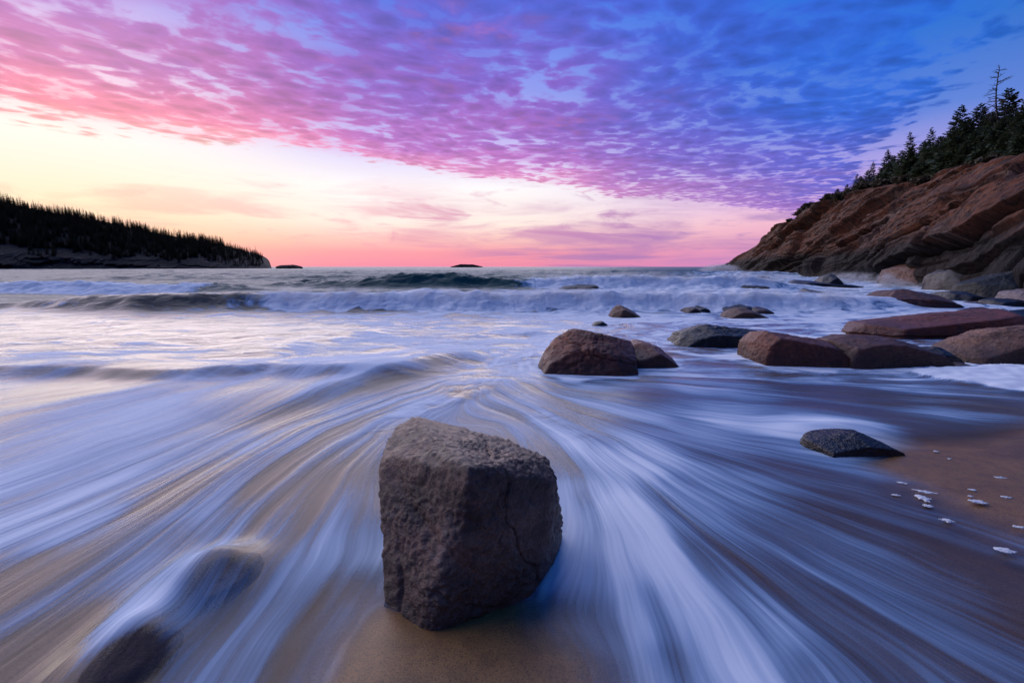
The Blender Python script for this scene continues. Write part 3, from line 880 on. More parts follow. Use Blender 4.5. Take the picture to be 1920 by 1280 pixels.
    Z += 0.11 * np.sin(tt * math.pi) * np.where(sd > 0, np.exp(-(sd / 0.28) ** 2), np.exp(-(sd / 0.9) ** 2))
    dens = np.maximum(dens, 0.78 * np.sin(tt * math.pi) ** 0.6 * np.exp(-((sd + 0.10 + 0.12 * pn(X * 1.5, Y * 1.5, 2.0)) / 0.22) ** 2))
    dens -= 0.16 * np.sin(tt * math.pi) * np.exp(-((sd - 0.36) / 0.2) ** 2)  # thinner, bluer foam down the ridge front paints in its shaded side
    c = gp(1560, 800)
    Z += 0.05 * np.exp(-(((X - c[0]) / 0.35) ** 2 + ((Y - c[1]) / 0.16) ** 2))
    # thin film dies out on the sand
    e = dry(X, Y)
    film = 1 - ss(e + 0.10 * pn(X * 2.2, Y * 4.0, 9.0), -0.42, 0.04)
    Z = Z * (1 - 0.9 * ss(e, -0.3, 0.0)) - 0.03 * ss(e, 0.0, 0.12)
    # a bright lip along the edge of the film
    lip = np.exp(-((e + 0.09) / 0.05) ** 2) * ss(-X + Y * 0.62, -0.2, 0.4)
    dens = np.maximum(dens, lip * 0.5)
    V = np.stack([X, Y, Z], -1).reshape(-1, 3)
    me = mesh_np('sea', V, grid_faces(len(rows), nc))
    for nm, arr in (('psi', psi), ('rr', rr), ('dens', dens), ('midf', mid), ('deep', deep), ('brk', brk), ('film', film)):
        attr_np(me, nm, arr)
    obj('sea', me, M['water'], kind='structure')


def build_sand():
    rows = np.concatenate([np.arange(-2.0, 6.0, 0.04), np.arange(6.0, 60.0, 0.5)])
    nc = 300
    s = np.linspace(-1, 1, nc)
    half = np.maximum(rows, 0.4) * 1.55 + 2.4
    X = s[None, :] * half[:, None]
    Y = np.repeat(rows[:, None], nc, 1)
    e = dry(X, Y)
    Z = -0.045 - 0.12 * ss(Y, 4, 8) - 2.5 * ss(Y, 9, 30) + 0.052 * ss(e, -0.35, 0.15) + 0.012 * pn(X * 0.8, Y * 0.8, 7.0)
    # the sand piles up a little in the lee of the big stone
    psi = np.zeros_like(X)
    n5 = (rows > 0.3) & (rows < 9)
    psi[n5] = tps_eval(PSI, X[n5], Y[n5])
    rr = np.hypot(X - 0.2, Y - 5.2)
    me = mesh_np('beach', np.stack([X, Y, Z], -1).reshape(-1, 3), grid_faces(len(rows), nc))
    attr_np(me, 'psi', psi)
    attr_np(me, 'rr', rr)
    obj('beach', me, M['sand'], kind='structure')


build_sea()
build_sand()

# sea floor, out to the horizon
_f = np.array([(-14000, -60, -4.0), (14000, -60, -4.0), (14000, 9500, -6.0), (-14000, 9500, -6.0)], float)
obj('seabed', mesh_np('seabed', _f, np.array([[0, 1, 2, 3]])), M['sand'], kind='structure')

# ------------------------------------------------------------------ boulders
_ico = {}


def ico(n):
    if n not in _ico:
        bm = bmesh.new()
        bmesh.ops.create_icosphere(bm, subdivisions=n, radius=1.0)
        V = np.array([v.co[:] for v in bm.verts])
        F = np.array([[v.index for v in f.verts] for f in bm.faces])
        bm.free()
        _ico[n] = (V, F)
    return _ico[n]


def hull_planes(P):
    bm = bmesh.new()
    for p in P:
        bm.verts.new(p)
    bmesh.ops.convex_hull(bm, input=bm.verts)
    bm.normal_update()
    pl = []
    for f in bm.faces:
        if f.calc_area() > 1e-7:
            pl.append((f.normal[:], f.normal.dot(f.verts[0].co)))
    bm.free()
    return np.array([p[0] for p in pl]), np.array([p[1] for p in pl])


def rock_mesh(name, P, level=5, sharp=60.0, lumps=0.05, grit=0.02, seed=0.0, feat=None, strata=None, chips=9, cracks=()):
    """stone with the faces of the hull of P, edges worn round, surface rough"""
    P = np.asarray(P, float)
    c = (P.max(0) + P.min(0)) / 2
    L = P - c
    ext = (P.max(0) - P.min(0)) / 2
    size = float(np.cbrt(ext.prod()))
    N, D = hull_planes(L)
    keep = D > 1e-4
    N, D = N[keep], D[keep]
    # merge faces that lie almost in one plane, then knock a few corners off
    NN, DD = [], []
    for n_, d_ in sorted(zip(N.tolist(), D.tolist()), key=lambda q_: q_[1]):
        n_ = np.array(n_)
        if all(n_ @ m_ < 0.975 for m_ in NN):
            NN.append(n_)
            DD.append(d_)
    rg = np.random.default_rng(int(seed * 100) + 1)
    for _ in range(chips):
        n_ = rg.normal(size=3)
        n_[2] = abs(n_[2]) * 0.8
        n_ /= np.linalg.norm(n_)
        NN.append(n_)
        DD.append(float((L @ n_).max()) * rg.uniform(0.80, 0.94))
    N, D = np.array(NN), np.array(DD)
    V, F = ico(level)
    dirs = V * ext[None]
    dirs = dirs / np.linalg.norm(dirs, axis=1)[:, None]
    acc = np.zeros(len(dirs))
    for n_, d_ in zip(N, D):
        acc += np.maximum(dirs @ n_ / d_, 0) ** sharp
    r = acc ** (-1.0 / sharp)
    Q = dirs * r[:, None]
    W = Q / size + seed
    k = fbm(W[:, 0] * 0.9, W[:, 1] * 0.9, W[:, 2] * 0.9, 3)
    k2 = fbm(W[:, 0] * 3.1, W[:, 1] * 3.1, W[:, 2] * 3.1, 4, 0.55)
    k3 = fbm(W[:, 0] * 14, W[:, 1] * 14, W[:, 2] * 14, 3, 0.65)
    rid = 1 - np.abs(pn(W[:, 0] * 2.2 + 3, W[:, 1] * 2.2, W[:, 2] * 3.0))
    off = size * (lumps * k * 0.9 + lumps * 0.7 * k2 + grit * k3 - lumps * 0.6 * np.clip(rid - 0.9, 0, 1) * 6)
    if strata is not None:
        nrm, per, dep = strata
        b = Q @ np.asarray(nrm) + 0.06 * size * k
        off += dep * (rnd(np.floor(b / per), seed) - 0.5)
    for (cn, co, cw, cd, ca) in cracks:      # normal, offset, width, depth, waviness (in half sizes)
        hq = Q / ext[None]
        g = hq @ np.asarray(cn) - co + ca * fbm(hq[:, 0] * 1.7 + seed, hq[:, 1] * 1.7, hq[:, 2] * 1.7, 3)
        off -= size * cd * np.exp(-(g / cw) ** 2)
    nv = dirs
    Q = Q + nv * off[:, None]
    if feat is not None:
        Q = feat(Q, c)
    return mesh_np(name, Q, F), c


def boulder(P, mat, label, group=None, name='boulder', cat='boulder', **kw):
    me, c = rock_mesh(name, P, **kw)
    o = obj(name, me, M[mat], label=label, cat=cat, group=group)
    o.location = c
    return o


def outline_pts(out, base, depth, front=0.62, bury=0.25, tilt=0.0):
    """stone that shows this outline from the beach, with real depth"""
    y0 = gp(out[0][0], base)[1]
    yc = y0 + depth * 0.5
    C = [aty(a, b, yc) for a, b in out]
    cx = np.mean([p[0] for p in C])
    top = max(p[2] for p in C)
    P = []
    for p in C:
        P.append(p)
        fr = p.copy()
        fr[0] = cx + (p[0] - cx) * (0.94 if p[2] < 0.35 * top else 0.82)
        fr[2] = p[2] * (front if p[2] > 0 else 1.0)
        fr[1] = yc - depth * 0.42
        P.append(fr)
        bk = p.copy()
        bk[0] = cx + (p[0] - cx) * 0.85
        bk[2] = p[2] * (0.8 + tilt)
        bk[1] = yc + depth * 0.5
        P.append(bk)
        for k_, s in ((-0.5, 0.9), (0.0, 1.02), (0.5, 0.9)):
            P.append(np.array([cx + (p[0] - cx) * s, yc + depth * k_, -bury]))
    return np.array(P)


# --- the big stone in the foreground
hp = [(-.335, 1.46, 0.0), (-.48, 1.60, 0.0), (-.515, 1.66, .10), (.075, 1.62, 0.0), (.22, 1.95, 0.0), (.23, 2.0, .12), (-.50, 2.1, 0.0), (.10, 2.25, 0.0),
      (-.335, 1.44, -.12), (-.49, 1.56, -.12), (.08, 1.62, -.12), (.22, 1.95, -.12), (-.5, 2.1, -.12), (.1, 2.25, -.12)]
for a, b, Yd in ((880, 874, 1.53), (716, 852, 1.86), (712, 880, 1.82), (714, 960, 1.74), (768, 786, 2.22), (800, 783, 2.26), (925, 815, 2.2), (1030, 862, 1.92), (1042, 905, 1.80), (1042, 1000, 1.80), (1002, 845, 2.02), (868, 980, 1.50)):
    hp.append(aty(a, b, Yd))


def hero_feat(Q, c):
    G = Q + c
    x, y, z = G.T
    # hollow across the left face with a ledge running down to the right
    line = (z - 0.40) + 0.75 * (x + 0.42)
    nz = pn(x * 9, y * 9, z * 9)
    hol = np.exp(-((line + 0.02 * nz) / 0.045) ** 2) * (1 - ss(x, -0.22, -0.12)) * ss(x, -0.56, -0.45)
    led = ss(line, 0.0, 0.09) * (1 - ss(x, -0.24, -0.14)) * (1 - ss(z, 0.46, 0.54))
    cr = np.exp(-(((x + 0.43) + 0.02 * nz + 0.05 * z) / 0.010) ** 2) * (1 - ss(z, 0.12, 0.2))
    amt = 0.022 * hol + 0.016 * led + 0.022 * cr
    front = 1 - ss(y, 1.85, 2.0)
    d = Q / np.linalg.norm(Q, axis=1)[:, None]
    # nothing runs smooth on this stone: coarse crystals
    g = fbm(x * 48, y * 48, z * 48, 3, 0.65)
    return Q - d * (amt * front)[:, None] + d * (0.006 * g * (0.35 + 0.9 * ss(pn(x * 5 + 3, y * 5, z * 5), -0.35, 0.4)))[:, None]


boulder(hp, 'hero', 'big squarish grey-brown granite boulder with flat top standing alone in the wash', level=7, sharp=64.0, lumps=0.036, grit=0.012, seed=1.3, chips=0, cracks=[((.5, -.2, 1), -.25, .018, .04, .25), ((1, .3, .25), .35, .014, .035, .2)], feat=hero_feat)

for i, (out, base, depth, mat, label, kw) in enumerate(STONES):
    kw = dict(kw)
    fr = kw.pop('front', 0.62)
    bury = kw.pop('bury', 0.25)
    P = outline_pts(out, base, depth, fr, bury)
    boulder(P, mat, label, seed=2.7 * i + 5.1, **kw)

# stones under the wash at the near left, lying along the run of the water
for (pa, pb, wd, top, heap, mat, label) in SUNK:
    a, b = gp(*pa), gp(*pb)
    c = (a + b) / 2
    u = (b - a)[:2]
    ln = np.linalg.norm(u) / 2
    u /= ln * 2
    w = np.array([-u[1], u[0]])
    P = []
    for k in range(14):
        t_ = k / 14 * 2 * math.pi
        for sc_, z_ in ((1.25, -0.14), (1.0, top * 0.1), (0.72, top * 0.7), (0.35, top)):
            q = c[:2] + u * ln * sc_ * math.cos(t_) + w * wd * sc_ * math.sin(t_)
            P.append((q[0], q[1], z_))
    boulder(P, mat, label, level=5, sharp=24, lumps=0.048, seed=pa[0] * .1, chips=3)

# ------------------------------------------------------------------ cliff at the right
CLIFF = [  # bearing, foot row, top row, distance of the rim
    (1340, 506.2, 499.0, 160), (1362, 507.5, 494, 150), (1395, 510.5, 474, 130), (1440, 513.5, 446, 111), (1500, 517.5, 402, 86), (1560, 522, 374, 68), (1640, 528, 353, 54), (1720, 537, 340, 45),
    (1800, 548, 328, 37.5), (1920, 566, 304, 29), (2080, 588, 283, 25), (2300, 610, 258, 22)]


def curve(P, n):
    P = np.asarray(P, float)
    d = np.concatenate([[0], np.cumsum(np.ones(len(P) - 1))])
    d /= d[-1]
    # natural cubic via dense Catmull-Rom
    tt = np.linspace(0, 1, n)
    idx = np.clip(np.searchsorted(d, tt, side='right') - 1, 0, len(P) - 2)
    t0, t1 = d[idx], d[idx + 1]
    u = ((tt - t0) / (t1 - t0))[:, None]
    m = np.gradient(P, d, axis=0)
    h = (t1 - t0)[:, None]
    return ((2 * u ** 3 - 3 * u ** 2 + 1) * P[idx] + (u ** 3 - 2 * u ** 2 + u) * h * m[idx]
            + (-2 * u ** 3 + 3 * u ** 2) * P[idx + 1] + (u ** 3 - u ** 2) * h * m[idx + 1])


NT_, NV_ = 1000, 330
_pxs = np.linspace(CLIFF[0][0], CLIFF[-1][0], 60)
_cl = np.array(CLIFF, float)
_w = curve(_cl, 3000)
_w = np.stack([np.interp(_pxs, _w[:, 0], _w[:, k]) for k in range(4)], 1)
foot_c = curve([gp(a, b) for a, b, c, d in _w], NT_)
top_c = curve([aty(a, c, d) for a, b, c, d in _w], NT_)
top_c[:, 2] = np.maximum(top_c[:, 2], 0.3)


def build_cliff():
    nv1 = 250
    v1 = np.linspace(-0.06, 1.0, nv1)
    P = foot_c[:, None, :] + (top_c - foot_c)[:, None, :] * v1[None, :, None]
    # steeper below, rounding off to the top
    zz = np.where(v1 > 0, v1 ** 0.86, v1 * 2.0)
    P[:, :, 2] = top_c[:, None, 2] * zz[None, :]
    # forest floor behind the rim
    v2 = np.linspace(0, 1, NV_ - nv1 + 1)[1:]
    back = np.stack([np.full(NT_, 44.0), np.full(NT_, 6.0), np.full(NT_, 0.0)], 1)
    rise = np.linspace(1.0, 12.0, NT_)
    back[:, 2] = rise
    Pb = top_c[:, None, :] + back[:, None, :] * v2[None, :, None]
    P = np.concatenate([P, Pb], 1)
    V = np.concatenate([v1, 1 + v2])
    soil = np.clip(ss(V, 0.97, 1.06)[None, :] + 0 * P[:, :, 0], 0, 1)
    X, Y, Z = P[..., 0], P[..., 1], P[..., 2]
    warp = 1.1 * fbm(X * 0.05, Y * 0.05, Z * 0.08, 3) + 0.22 * fbm(X * 0.35, Y * 0.35, Z * 0.35, 3)
    bed = Z + 0.215 * Y + warp
    # beds of uneven thickness, each broken by joints into blocks of its own
    off = np.zeros_like(X)
    for per, dep, jl in ((2.9, 3.2, 17.0), (1.3, 1.0, 9.0), (0.55, 0.36, 4.0)):
        bb = bed / per + 0.35 * np.sin(bed / per * 2.1)
        k = np.floor(bb)
        fr = bb - k
        def block(k):
            jo = (Y * 0.9 + X * 0.45 + 2.2 * pn(X * 0.2, Y * 0.2, k * 7.1)) / jl + rnd(k, 3.3) * 7
            jk = np.floor(jo)
            fj = jo - jk
            w = ss(fj, 0.94, 1.0)
            return (rnd(k, jk, per) - 0.5) * (1 - w) + (rnd(k, jk + 1, per) - 0.5) * w, jk, fj
        blk, jk, fj = block(k)
        nxt = block(k + 1)[0]
        e = ss(fr, 0.84, 1.0)
        val = blk * (1 - e) + nxt * e
        joint = np.exp(-((fj - 0.03) / 0.035) ** 2) + np.exp(-((fj - 0.97) / 0.035) ** 2)
        notch = np.exp(-((fr - 0.96) / 0.08) ** 2)
        off += dep * val - dep * 0.28 * joint * (1 - e) * (0.3 + 0.7 * rnd(k, 5.0)) - dep * 0.75 * notch * (0.2 + rnd(k, 1.7))
    off += 0.45 * fbm(X * 0.25, Y * 0.25, Z * 0.25, 4) + 0.10 * fbm(X * 1.3, Y * 1.3, Z * 1.3, 4, 0.6)
    face = ss(V, 0.0, 0.08) * (1 - ss(V, 0.93, 1.02))
    scale = np.clip(top_c[:, 2] / 11.0, 0.15, 0.85)[:, None]
    amt = off * (0.12 + 0.88 * face)[None, :] * scale
    # normal of the loft
    du = np.gradient(P, axis=0)
    dv = np.gradient(P, axis=1)
    N = np.cross(du, dv)
    N /= np.linalg.norm(N, axis=2)[..., None] + 1e-9
    N = np.where((N[..., 2:3] < 0), -N, N)
    P = P + N * amt[..., None]
    me = mesh_np('cliff', P.reshape(-1, 3), grid_faces(NT_, NV_), smooth=True)
    attr_np(me, 'bed', bed)
    attr_np(me, 'soil', soil)
    return obj('cliff', me, M['cliff'], kind='structure'), P


cliff, CLP = build_cliff()

# ------------------------------------------------------------------ trees
def tube_arrays(path, radii, sides=6):
    path = np.asarray(path, float)
    n = len(path)
    T = np.gradient(path, axis=0)
    T /= np.linalg.norm(T, axis=1)[:, None] + 1e-9
    a = np.array([1.0, 0.0, 0.0])
    V = []
    for p, t_, r_ in zip(path, T, radii):
        u = np.cross(t_, a if abs(t_[0]) < 0.9 else np.array([0, 1.0, 0]))
        u /= np.linalg.norm(u)
        w = np.cross(t_, u)
        for s in range(sides):
            an = 2 * math.pi * s / sides
            V.append(p + r_ * (u * math.cos(an) + w * math.sin(an)))
    F = []
    for i in range(n - 1):
        for s in range(sides):
            F.append([i * sides + s, i * sides + (s + 1) % sides, (i + 1) * sides + (s + 1) % sides, (i + 1) * sides + s])
    return np.array(V), np.array(F)


def join(parts):
    VV, FF, o = [], [], 0
    for V, F in parts:
        VV.append(V)
        FF.append(F + o)
        o += len(V)
    return np.concatenate(VV), np.concatenate(FF)


def spruce_meshes(seed, H=10.0, spread=0.2, nb=90, twigs=14, bare=0.12, lean=0.0, ragged=0.35):
    rg = np.random.default_rng(seed)
    n = 10
    zt = np.linspace(0, H, n)
    bend = lean * (zt / H) ** 1.6 * H
    path = np.stack([bend + 0.04 * H * np.sin(zt / H * 3 + seed) * 0.3, 0.02 * H * np.cos(zt / H * 4 + seed), zt], 1)
    rad = 0.014 * H * (1 - zt / H) ** 0.9 + 0.012
    tv, tf = tube_arrays(path, rad, 7)
    sticks, needles = [], []
    for b in range(nb):
        h = bare + (1 - bare) * (b + rg.random()) / nb
        if rg.random() < 0.06:
            continue
        z = h * H
        c = np.array([np.interp(z, zt, path[:, 0]), np.interp(z, zt, path[:, 1]), z])
        L = spread * H * ((1 - h) ** 0.75 * (0.55 + 0.6 * min(1, (h - bare) * 5 + 0.35)) + 0.03) * (1 - ragged * rg.random() + ragged * 0.5 * rg.random())
        an = b * 2.399 + rg.normal(0, 0.4)
        d = np.array([math.cos(an), math.sin(an), 0])
        up = 0.30 * h ** 2 - 0.22 * (1 - h)
        pts = []
        for k in range(5):
            f = k / 4
            pts.append(c + d * L * f + np.array([0, 0, L * (up * f + 0.22 * f * f - 0.05)]))
        pts = np.array(pts)
        sv, sf = tube_arrays(pts, np.linspace(0.006 * H * (1 - h) + 0.008, 0.004, 5), 3)
        sticks.append((sv, sf))
        side = np.array([-d[1], d[0], 0])
        for k in range(twigs):
            f = 0.12 + 0.88 * (k + rg.random()) / twigs
            i0 = min(3, int(f * 4))
            base = pts[i0] + (pts[i0 + 1] - pts[i0]) * (f * 4 - i0)
            sg = 1 if k % 2 else -1
            tl = L * (0.16 + 0.30 * (1 - f)) * (0.7 + 0.6 * rg.random()) + 0.012 * H
            td = d * (0.55 + 0.4 * rg.random()) + side * sg * (0.9 * rg.random() + 0.25) + np.array([0, 0, rg.normal(-0.12, 0.25)])
            td /= np.linalg.norm(td)
            pw = np.cross(td, np.array([rg.normal(0, .35), rg.normal(0, .35), 1.0]))
            pw /= np.linalg.norm(pw) + 1e-9
            wd = 0.20 * tl + 0.004 * H
            tip = base + td * tl
            mid_ = base + td * tl * 0.45
            needles.append(np.array([base, mid_ + pw * wd, tip, mid_ - pw * wd + np.array([0, 0, -wd * .35])]))
    nv = np.concatenate(needles)
    nf = np.arange(len(nv)).reshape(-1, 4)
    sv, sf = join([(tv, tf)] + sticks)
    return mesh_np('trunk', sv, sf), mesh_np('crown', nv, nf, smooth=False)


def place_tree(kind, loc, scale, rotz, label, group, name='spruce_tree', far=False, cat='tree'):
    tr, cr = kind
    root = bpy.data.objects.new(name, None)
    COL.objects.link(root)
    root.location = loc
    root.scale = (scale, scale, scale * random.uniform(0.93, 1.08))
    root.rotation_euler = (0, 0, rotz)
    root['label'] = label
    root['category'] = cat
    if group:
        root['group'] = group
    obj('trunk', tr, M['bark'], root)
    obj('crown', cr, M['needles_far' if far else 'needles'], root)
    return root


NEAR = [spruce_meshes(31, 10, .26, 130, 20, .05, 0.0), spruce_meshes(32, 10, .33, 130, 20, .08, 0.03), spruce_meshes(33, 10, .21, 110, 16, .05, -0.02, .5),
        spruce_meshes(34, 10, .46, 130, 22, .18, -0.05, .6), spruce_meshes(35, 10, .40, 120, 20, .12, 0.04, .7)]


def rim(t, inland):
    """point on the forest floor: t along the cliff (0 at the point), inland 0..1 from the rim"""
    nv1 = 250
    i = int(np.clip(t, 0, 1) * (NT_ - 1))
    j = nv1 - 1 + int(inland * (NV_ - nv1))
    return CLP[i, min(j, NV_ - 1)]


def rim_px(px, inland):
    """rim point nearest to a bearing"""
    tan = (px - 960) / F0
    nv1 = 250
    j = min(nv1 - 1 + int(inland * (NV_ - nv1)), NV_ - 1)
    q = CLP[:, j]
    i = int(np.argmin(np.abs(q[:, 0] / (q[:, 1] * CP + (CAM_H - q[:, 2]) * SP) - tan)))
    return q[i]


def tree_to(px, py_top, inland, kind, label, group=None, name='spruce_tree', tilt=0.0):
    b = rim_px(px, inland).copy()
    depth = b[1] * CP + (CAM_H - b[2]) * SP
    v = (py_top - H0 / 2) / F0
    ztop = CAM_H + b[1] * (-v * CP - SP) / (CP - v * SP)
    h = max(ztop - b[2], 0.8)
    b[2] -= 0.15
    r = place_tree(NEAR[kind], b, h / 10.0, random.random() * 6.28, label, group, name)
    if tilt:
        r.rotation_euler = (0, tilt, random.random() * 0.3)
    return r


SKY_TREES = [  # px, top row, inland, kind, label
    (1781, 186, .10, 0, 'tallest pointed live spruce on the cliff rim, clear of its neighbours'),
    (1824, 184, .16, 1, 'broad pointed spruce next to the tallest pointed one on the cliff'),
    (1697, 244, .08, 2, 'slender dark spruce standing above low trees midway along the cliff rim'),
    (1655, 282, .07, 0, 'small neat pointed spruce on the thinning end of the rim forest'),
    (1632, 298, .05, 2, 'little narrow spruce above flat-topped shrubs on the rim'),
    (1601, 322, .04, 2, 'spindly young spruce nearest the seaward end of the rim forest'),
    (1915, 156, .22, 1, 'tall dark spruce beyond the bare leaning tree'),
    (1868, 172, .20, 1, 'spruce whose top shows just behind the bare leaning tree'),
    (1737, 240, .12, 2, 'thin-topped spruce with sparse crown between two taller ones'),
    (1727, 254, .10, 2, 'short thin-topped spruce leaning on its sparse neighbour'),
]
for a, b, inl, kd, lab in SKY_TREES:
    tree_to(a, b, inl, kd, lab)
FILL = [(1568, 352, .02, 3), (1585, 345, .03, 4), (1612, 325, .04, 3), (1622, 318, .06, 4), (1645, 312, .05, 3), (1664, 300, .05, 4), (1672, 292, .08, 3), (1684, 278, .06, 4),
        (1705, 272, .05, 3), (1718, 268, .12, 1), (1733, 262, .06, 4), (1748, 252, .05, 3), (1756, 250, .14, 1), (1768, 245, .06, 4), (1778, 240, .03, 3), (1794, 225, .06, 1),
        (1804, 215, .12, 0), (1812, 238, .04, 4), (1830, 232, .05, 3), (1840, 205, .20, 1), (1848, 212, .10, 4), (1858, 222, .04, 3), (1880, 196, .10, 1), (1890, 210, .05, 4),
        (1902, 190, .12, 0), (1912, 214, .04, 3), (1935, 170, .16, 1), (1950, 200, .08, 4), (1985, 190, .12, 1), (2010, 170, .14, 0), (1690, 300, .03, 4), (1730, 290, .03, 3), (1765, 282, .02, 4),
        (1800, 268, .03, 1), (1835, 262, .02, 4), (1870, 250, .03, 1), (1905, 240, .02, 4), (1655, 318, .02, 3), (1715, 296, .02, 1)]
for a, b, inl, kd in FILL:
    tree_to(a, b, inl, kd, ('slim pointed spruce crowded in the forest on top of the cliff', 'broad pointed spruce crowded in the forest on top of the cliff', '',
                            'wide spreading flat-branched spruce crowded in the forest on top of the cliff', 'loose ragged spruce crowded in the forest on top of the cliff')[kd],
            'spruces crowded on the cliff top')


def bare_tree(px, py_top, inland):
    b = rim_px(px + 22, inland).copy()
    d = ray(px, py_top)
    top = np.array([d[0] / d[1] * b[1], b[1], CAM_H + d[2] / d[1] * b[1]])
    rg = np.random.default_rng(5)
    L = top - b
    H = np.linalg.norm(L)
    n = 16
    path = []
    for k in range(n):
        f = k / (n - 1)
        p = b + L * f
        p = p + np.array([math.sin(f * 7.0) * 0.035 * H * f - 0.05 * H * f * (1 - f), 0.02 * H * math.sin(f * 5), 0])
        path.append(p)
    path = np.array(path)
    root = bpy.data.objects.new('bare_tree', None)
    COL.objects.link(root)
    root.location = b
    root['label'] = 'tall bare crooked tree leaning out above the cliff-top spruces'
    root['category'] = 'tree'
    tv, tf = tube_arrays(path - b, np.linspace(0.014 * H, 0.02, n), 7)
    obj('trunk', mesh_np('trunk', tv, tf), M['bark'], root)
    br = []
    for k in range(46):
        f = 0.35 + 0.65 * (k + rg.random()) / 46
        i0 = min(n - 2, int(f * (n - 1)))
        p = path[i0] + (path[i0 + 1] - path[i0]) * (f * (n - 1) - i0)
        an = rg.random() * 6.28
        ln = H * 0.13 * (1.15 - f) * (0.6 + rg.random()) + 0.18
        dirn = np.array([math.cos(an), math.sin(an), rg.normal(0.15, 0.3)])
        q = np.array([p + dirn * ln * g + np.array([0, 0, -0.15 * ln * g * g]) + rg.normal(0, .03, 3) * ln * g for g in (0, .35, .7, 1)])
        br.append(tube_arrays(q - b, [0.035, 0.025, 0.016, 0.008], 4))
        for j in range(4):
            g = 0.4 + 0.6 * rg.random()
            s0 = q[0] + (q[3] - q[0]) * g
            dd = dirn + rg.normal(0, .6, 3)
            s1 = s0 + dd * ln * 0.32
            br.append(tube_arrays(np.array([s0, (s0 + s1) / 2 + rg.normal(0, .02, 3), s1]) - b, [0.016, 0.012, 0.006], 3))
    V, F = join(br)
    obj('branches', mesh_np('branches', V, F), M['bark'], root)


bare_tree(1866, 128, .13)


# low shrubs along the rim towards the point
def shrub_mesh(seed):
    rg = np.random.default_rng(seed)
    n = 1500
    d = rg.normal(size=(n, 3))
    d /= np.linalg.norm(d, axis=1)[:, None]
    r = rg.random(n) ** 0.4
    lob = 0.75 + 0.5 * pn(d[:, 0] * 2 + seed, d[:, 1] * 2, d[:, 2] * 2)
    c = d * (r * lob)[:, None] * np.array([1.0, 1.0, 0.6]) + np.array([0, 0, 0.4])
    V = []
    for k in range(n):
        a = rg.normal(size=3) * 0.07
        b = rg.normal(size=3) * 0.07
        V += [c[k] - a, c[k] + b, c[k] + a, c[k] - b]
    V = np.array(V)
    return mesh_np('foliage', V, np.arange(len(V)).reshape(-1, 4), smooth=False)


SH = [shrub_mesh(1), shrub_mesh(2)]
for k, (a, inl, s) in enumerate([(1555, .01, 1.0), (1545, .0, .7), (1518, .0, 1.6), (1508, .01, 1.3), (1498, .0, 1.1), (1575, .0, 1.3), (1595, .0, 1.2), (1620, .0, 1.2), (1650, .0, 1.1),
                               (1690, .0, 1.0), (1730, .0, 1.0), (1775, .0, .9), (1820, .0, .9), (1860, .0, 1.0), (1480, .0, .8)]):
    p = rim_px(a, inl)
    root = obj('shrub', None, label='low brownish shrub growing along the bare rim of the cliff', cat='shrub', group='shrubs on the cliff rim')
    root.location = p
    root.scale = (s, s, s * .8)
    root.rotation_euler = (0, 0, k * 1.7)
    obj('foliage', SH[k % 2], M['shrub'], root)

# ------------------------------------------------------------------ wooded headland across the bay
HEAD = [(-420, 310), (-200, 330), (0, 378), (100, 399), (200, 417), (300, 438), (400, 456), (455, 469), (490, 479), (503, 487), (508, 498)]
HB = [(-420, 240), (-200, 250), (0, 262), (100, 272), (200, 285), (300, 300), (400, 318), (455, 330), (490, 338), (505, 342), (515, 345)]


def build_headland():
    nt, nv = 420, 90
    top = curve([aty(p[0], p[1], Y + 60) for p, (_, Y) in zip(HEAD, HB)], nt)
    foot = curve([np.array([(a - 960) / F0 * Y, Y, 0.0]) for a, Y in HB], nt)
    v = np.linspace(-0.03, 1, nv)
    P = foot[:, None] + (top - foot)[:, None] * v[None, :, None]
    prof = np.interp(v, [-0.03, 0, 0.10, 0.22, 0.6, 1.0], [-0.06, 0, 0.20, 0.30, 0.70, 1.0])
    P[:, :, 2] = np.maximum(top[:, None, 2], 0.5) * prof[None, :]
    X, Y, Z = P[..., 0].copy(), P[..., 1].copy(), P[..., 2].copy()
    rock = (1 - ss(v, 0.2, 0.34))[None, :]
    bed = Z + 0.25 * X * 0.3 + 2 * fbm(X * 0.03, Y * 0.03, Z * 0.05, 3)
    k = np.floor(bed / 1.6)
    off = 7.0 * (rnd(k, np.floor(X / 9 + rnd(k) * 5)) - 0.5) + 6.0 * fbm(X * 0.06, Y * 0.06, Z * 0.1, 5, 0.6)
    sc = np.clip(top[:, None, 2] / 14, 0.1, 1)
    P[:, :, 1] += off * rock * sc * ss(v, 0, 0.05)[None, :]
    P[:, :, 2] += 0.8 * off * rock * sc * ss(v, 0, 0.08)[None, :] * 0.5
    # closed at the back, down to the water
    bk = P[:, -1:].copy()
    bk[:, :, 1] += 60 * np.clip((top[:, None, 2] - 6) / 25, 0.02, 1)
    bk[:, :, 0] -= 50
    bk[:, :, 2] = -1
    P = np.concatenate([P, bk], 1)
    me = mesh_np('headland', P.reshape(-1, 3), grid_faces(nt, nv + 1), smooth=False)
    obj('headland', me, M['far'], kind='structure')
    return P, v


HP, HV = build_headland()
FAR = [spruce_meshes(51, 10, .18, 34, 7, .05), spruce_meshes(52, 10, .22, 34, 7, .08), spruce_meshes(53, 10, .15, 30, 7, .05)]


def head_pt(px, vv):
    j = int(np.clip(np.searchsorted(HV, vv), 0, len(HV) - 1))
    q = HP[:, j]
    i = int(np.argmin(np.abs(q[:, 0] / q[:, 1] * F0 + 960 - px)))
    return q[i]


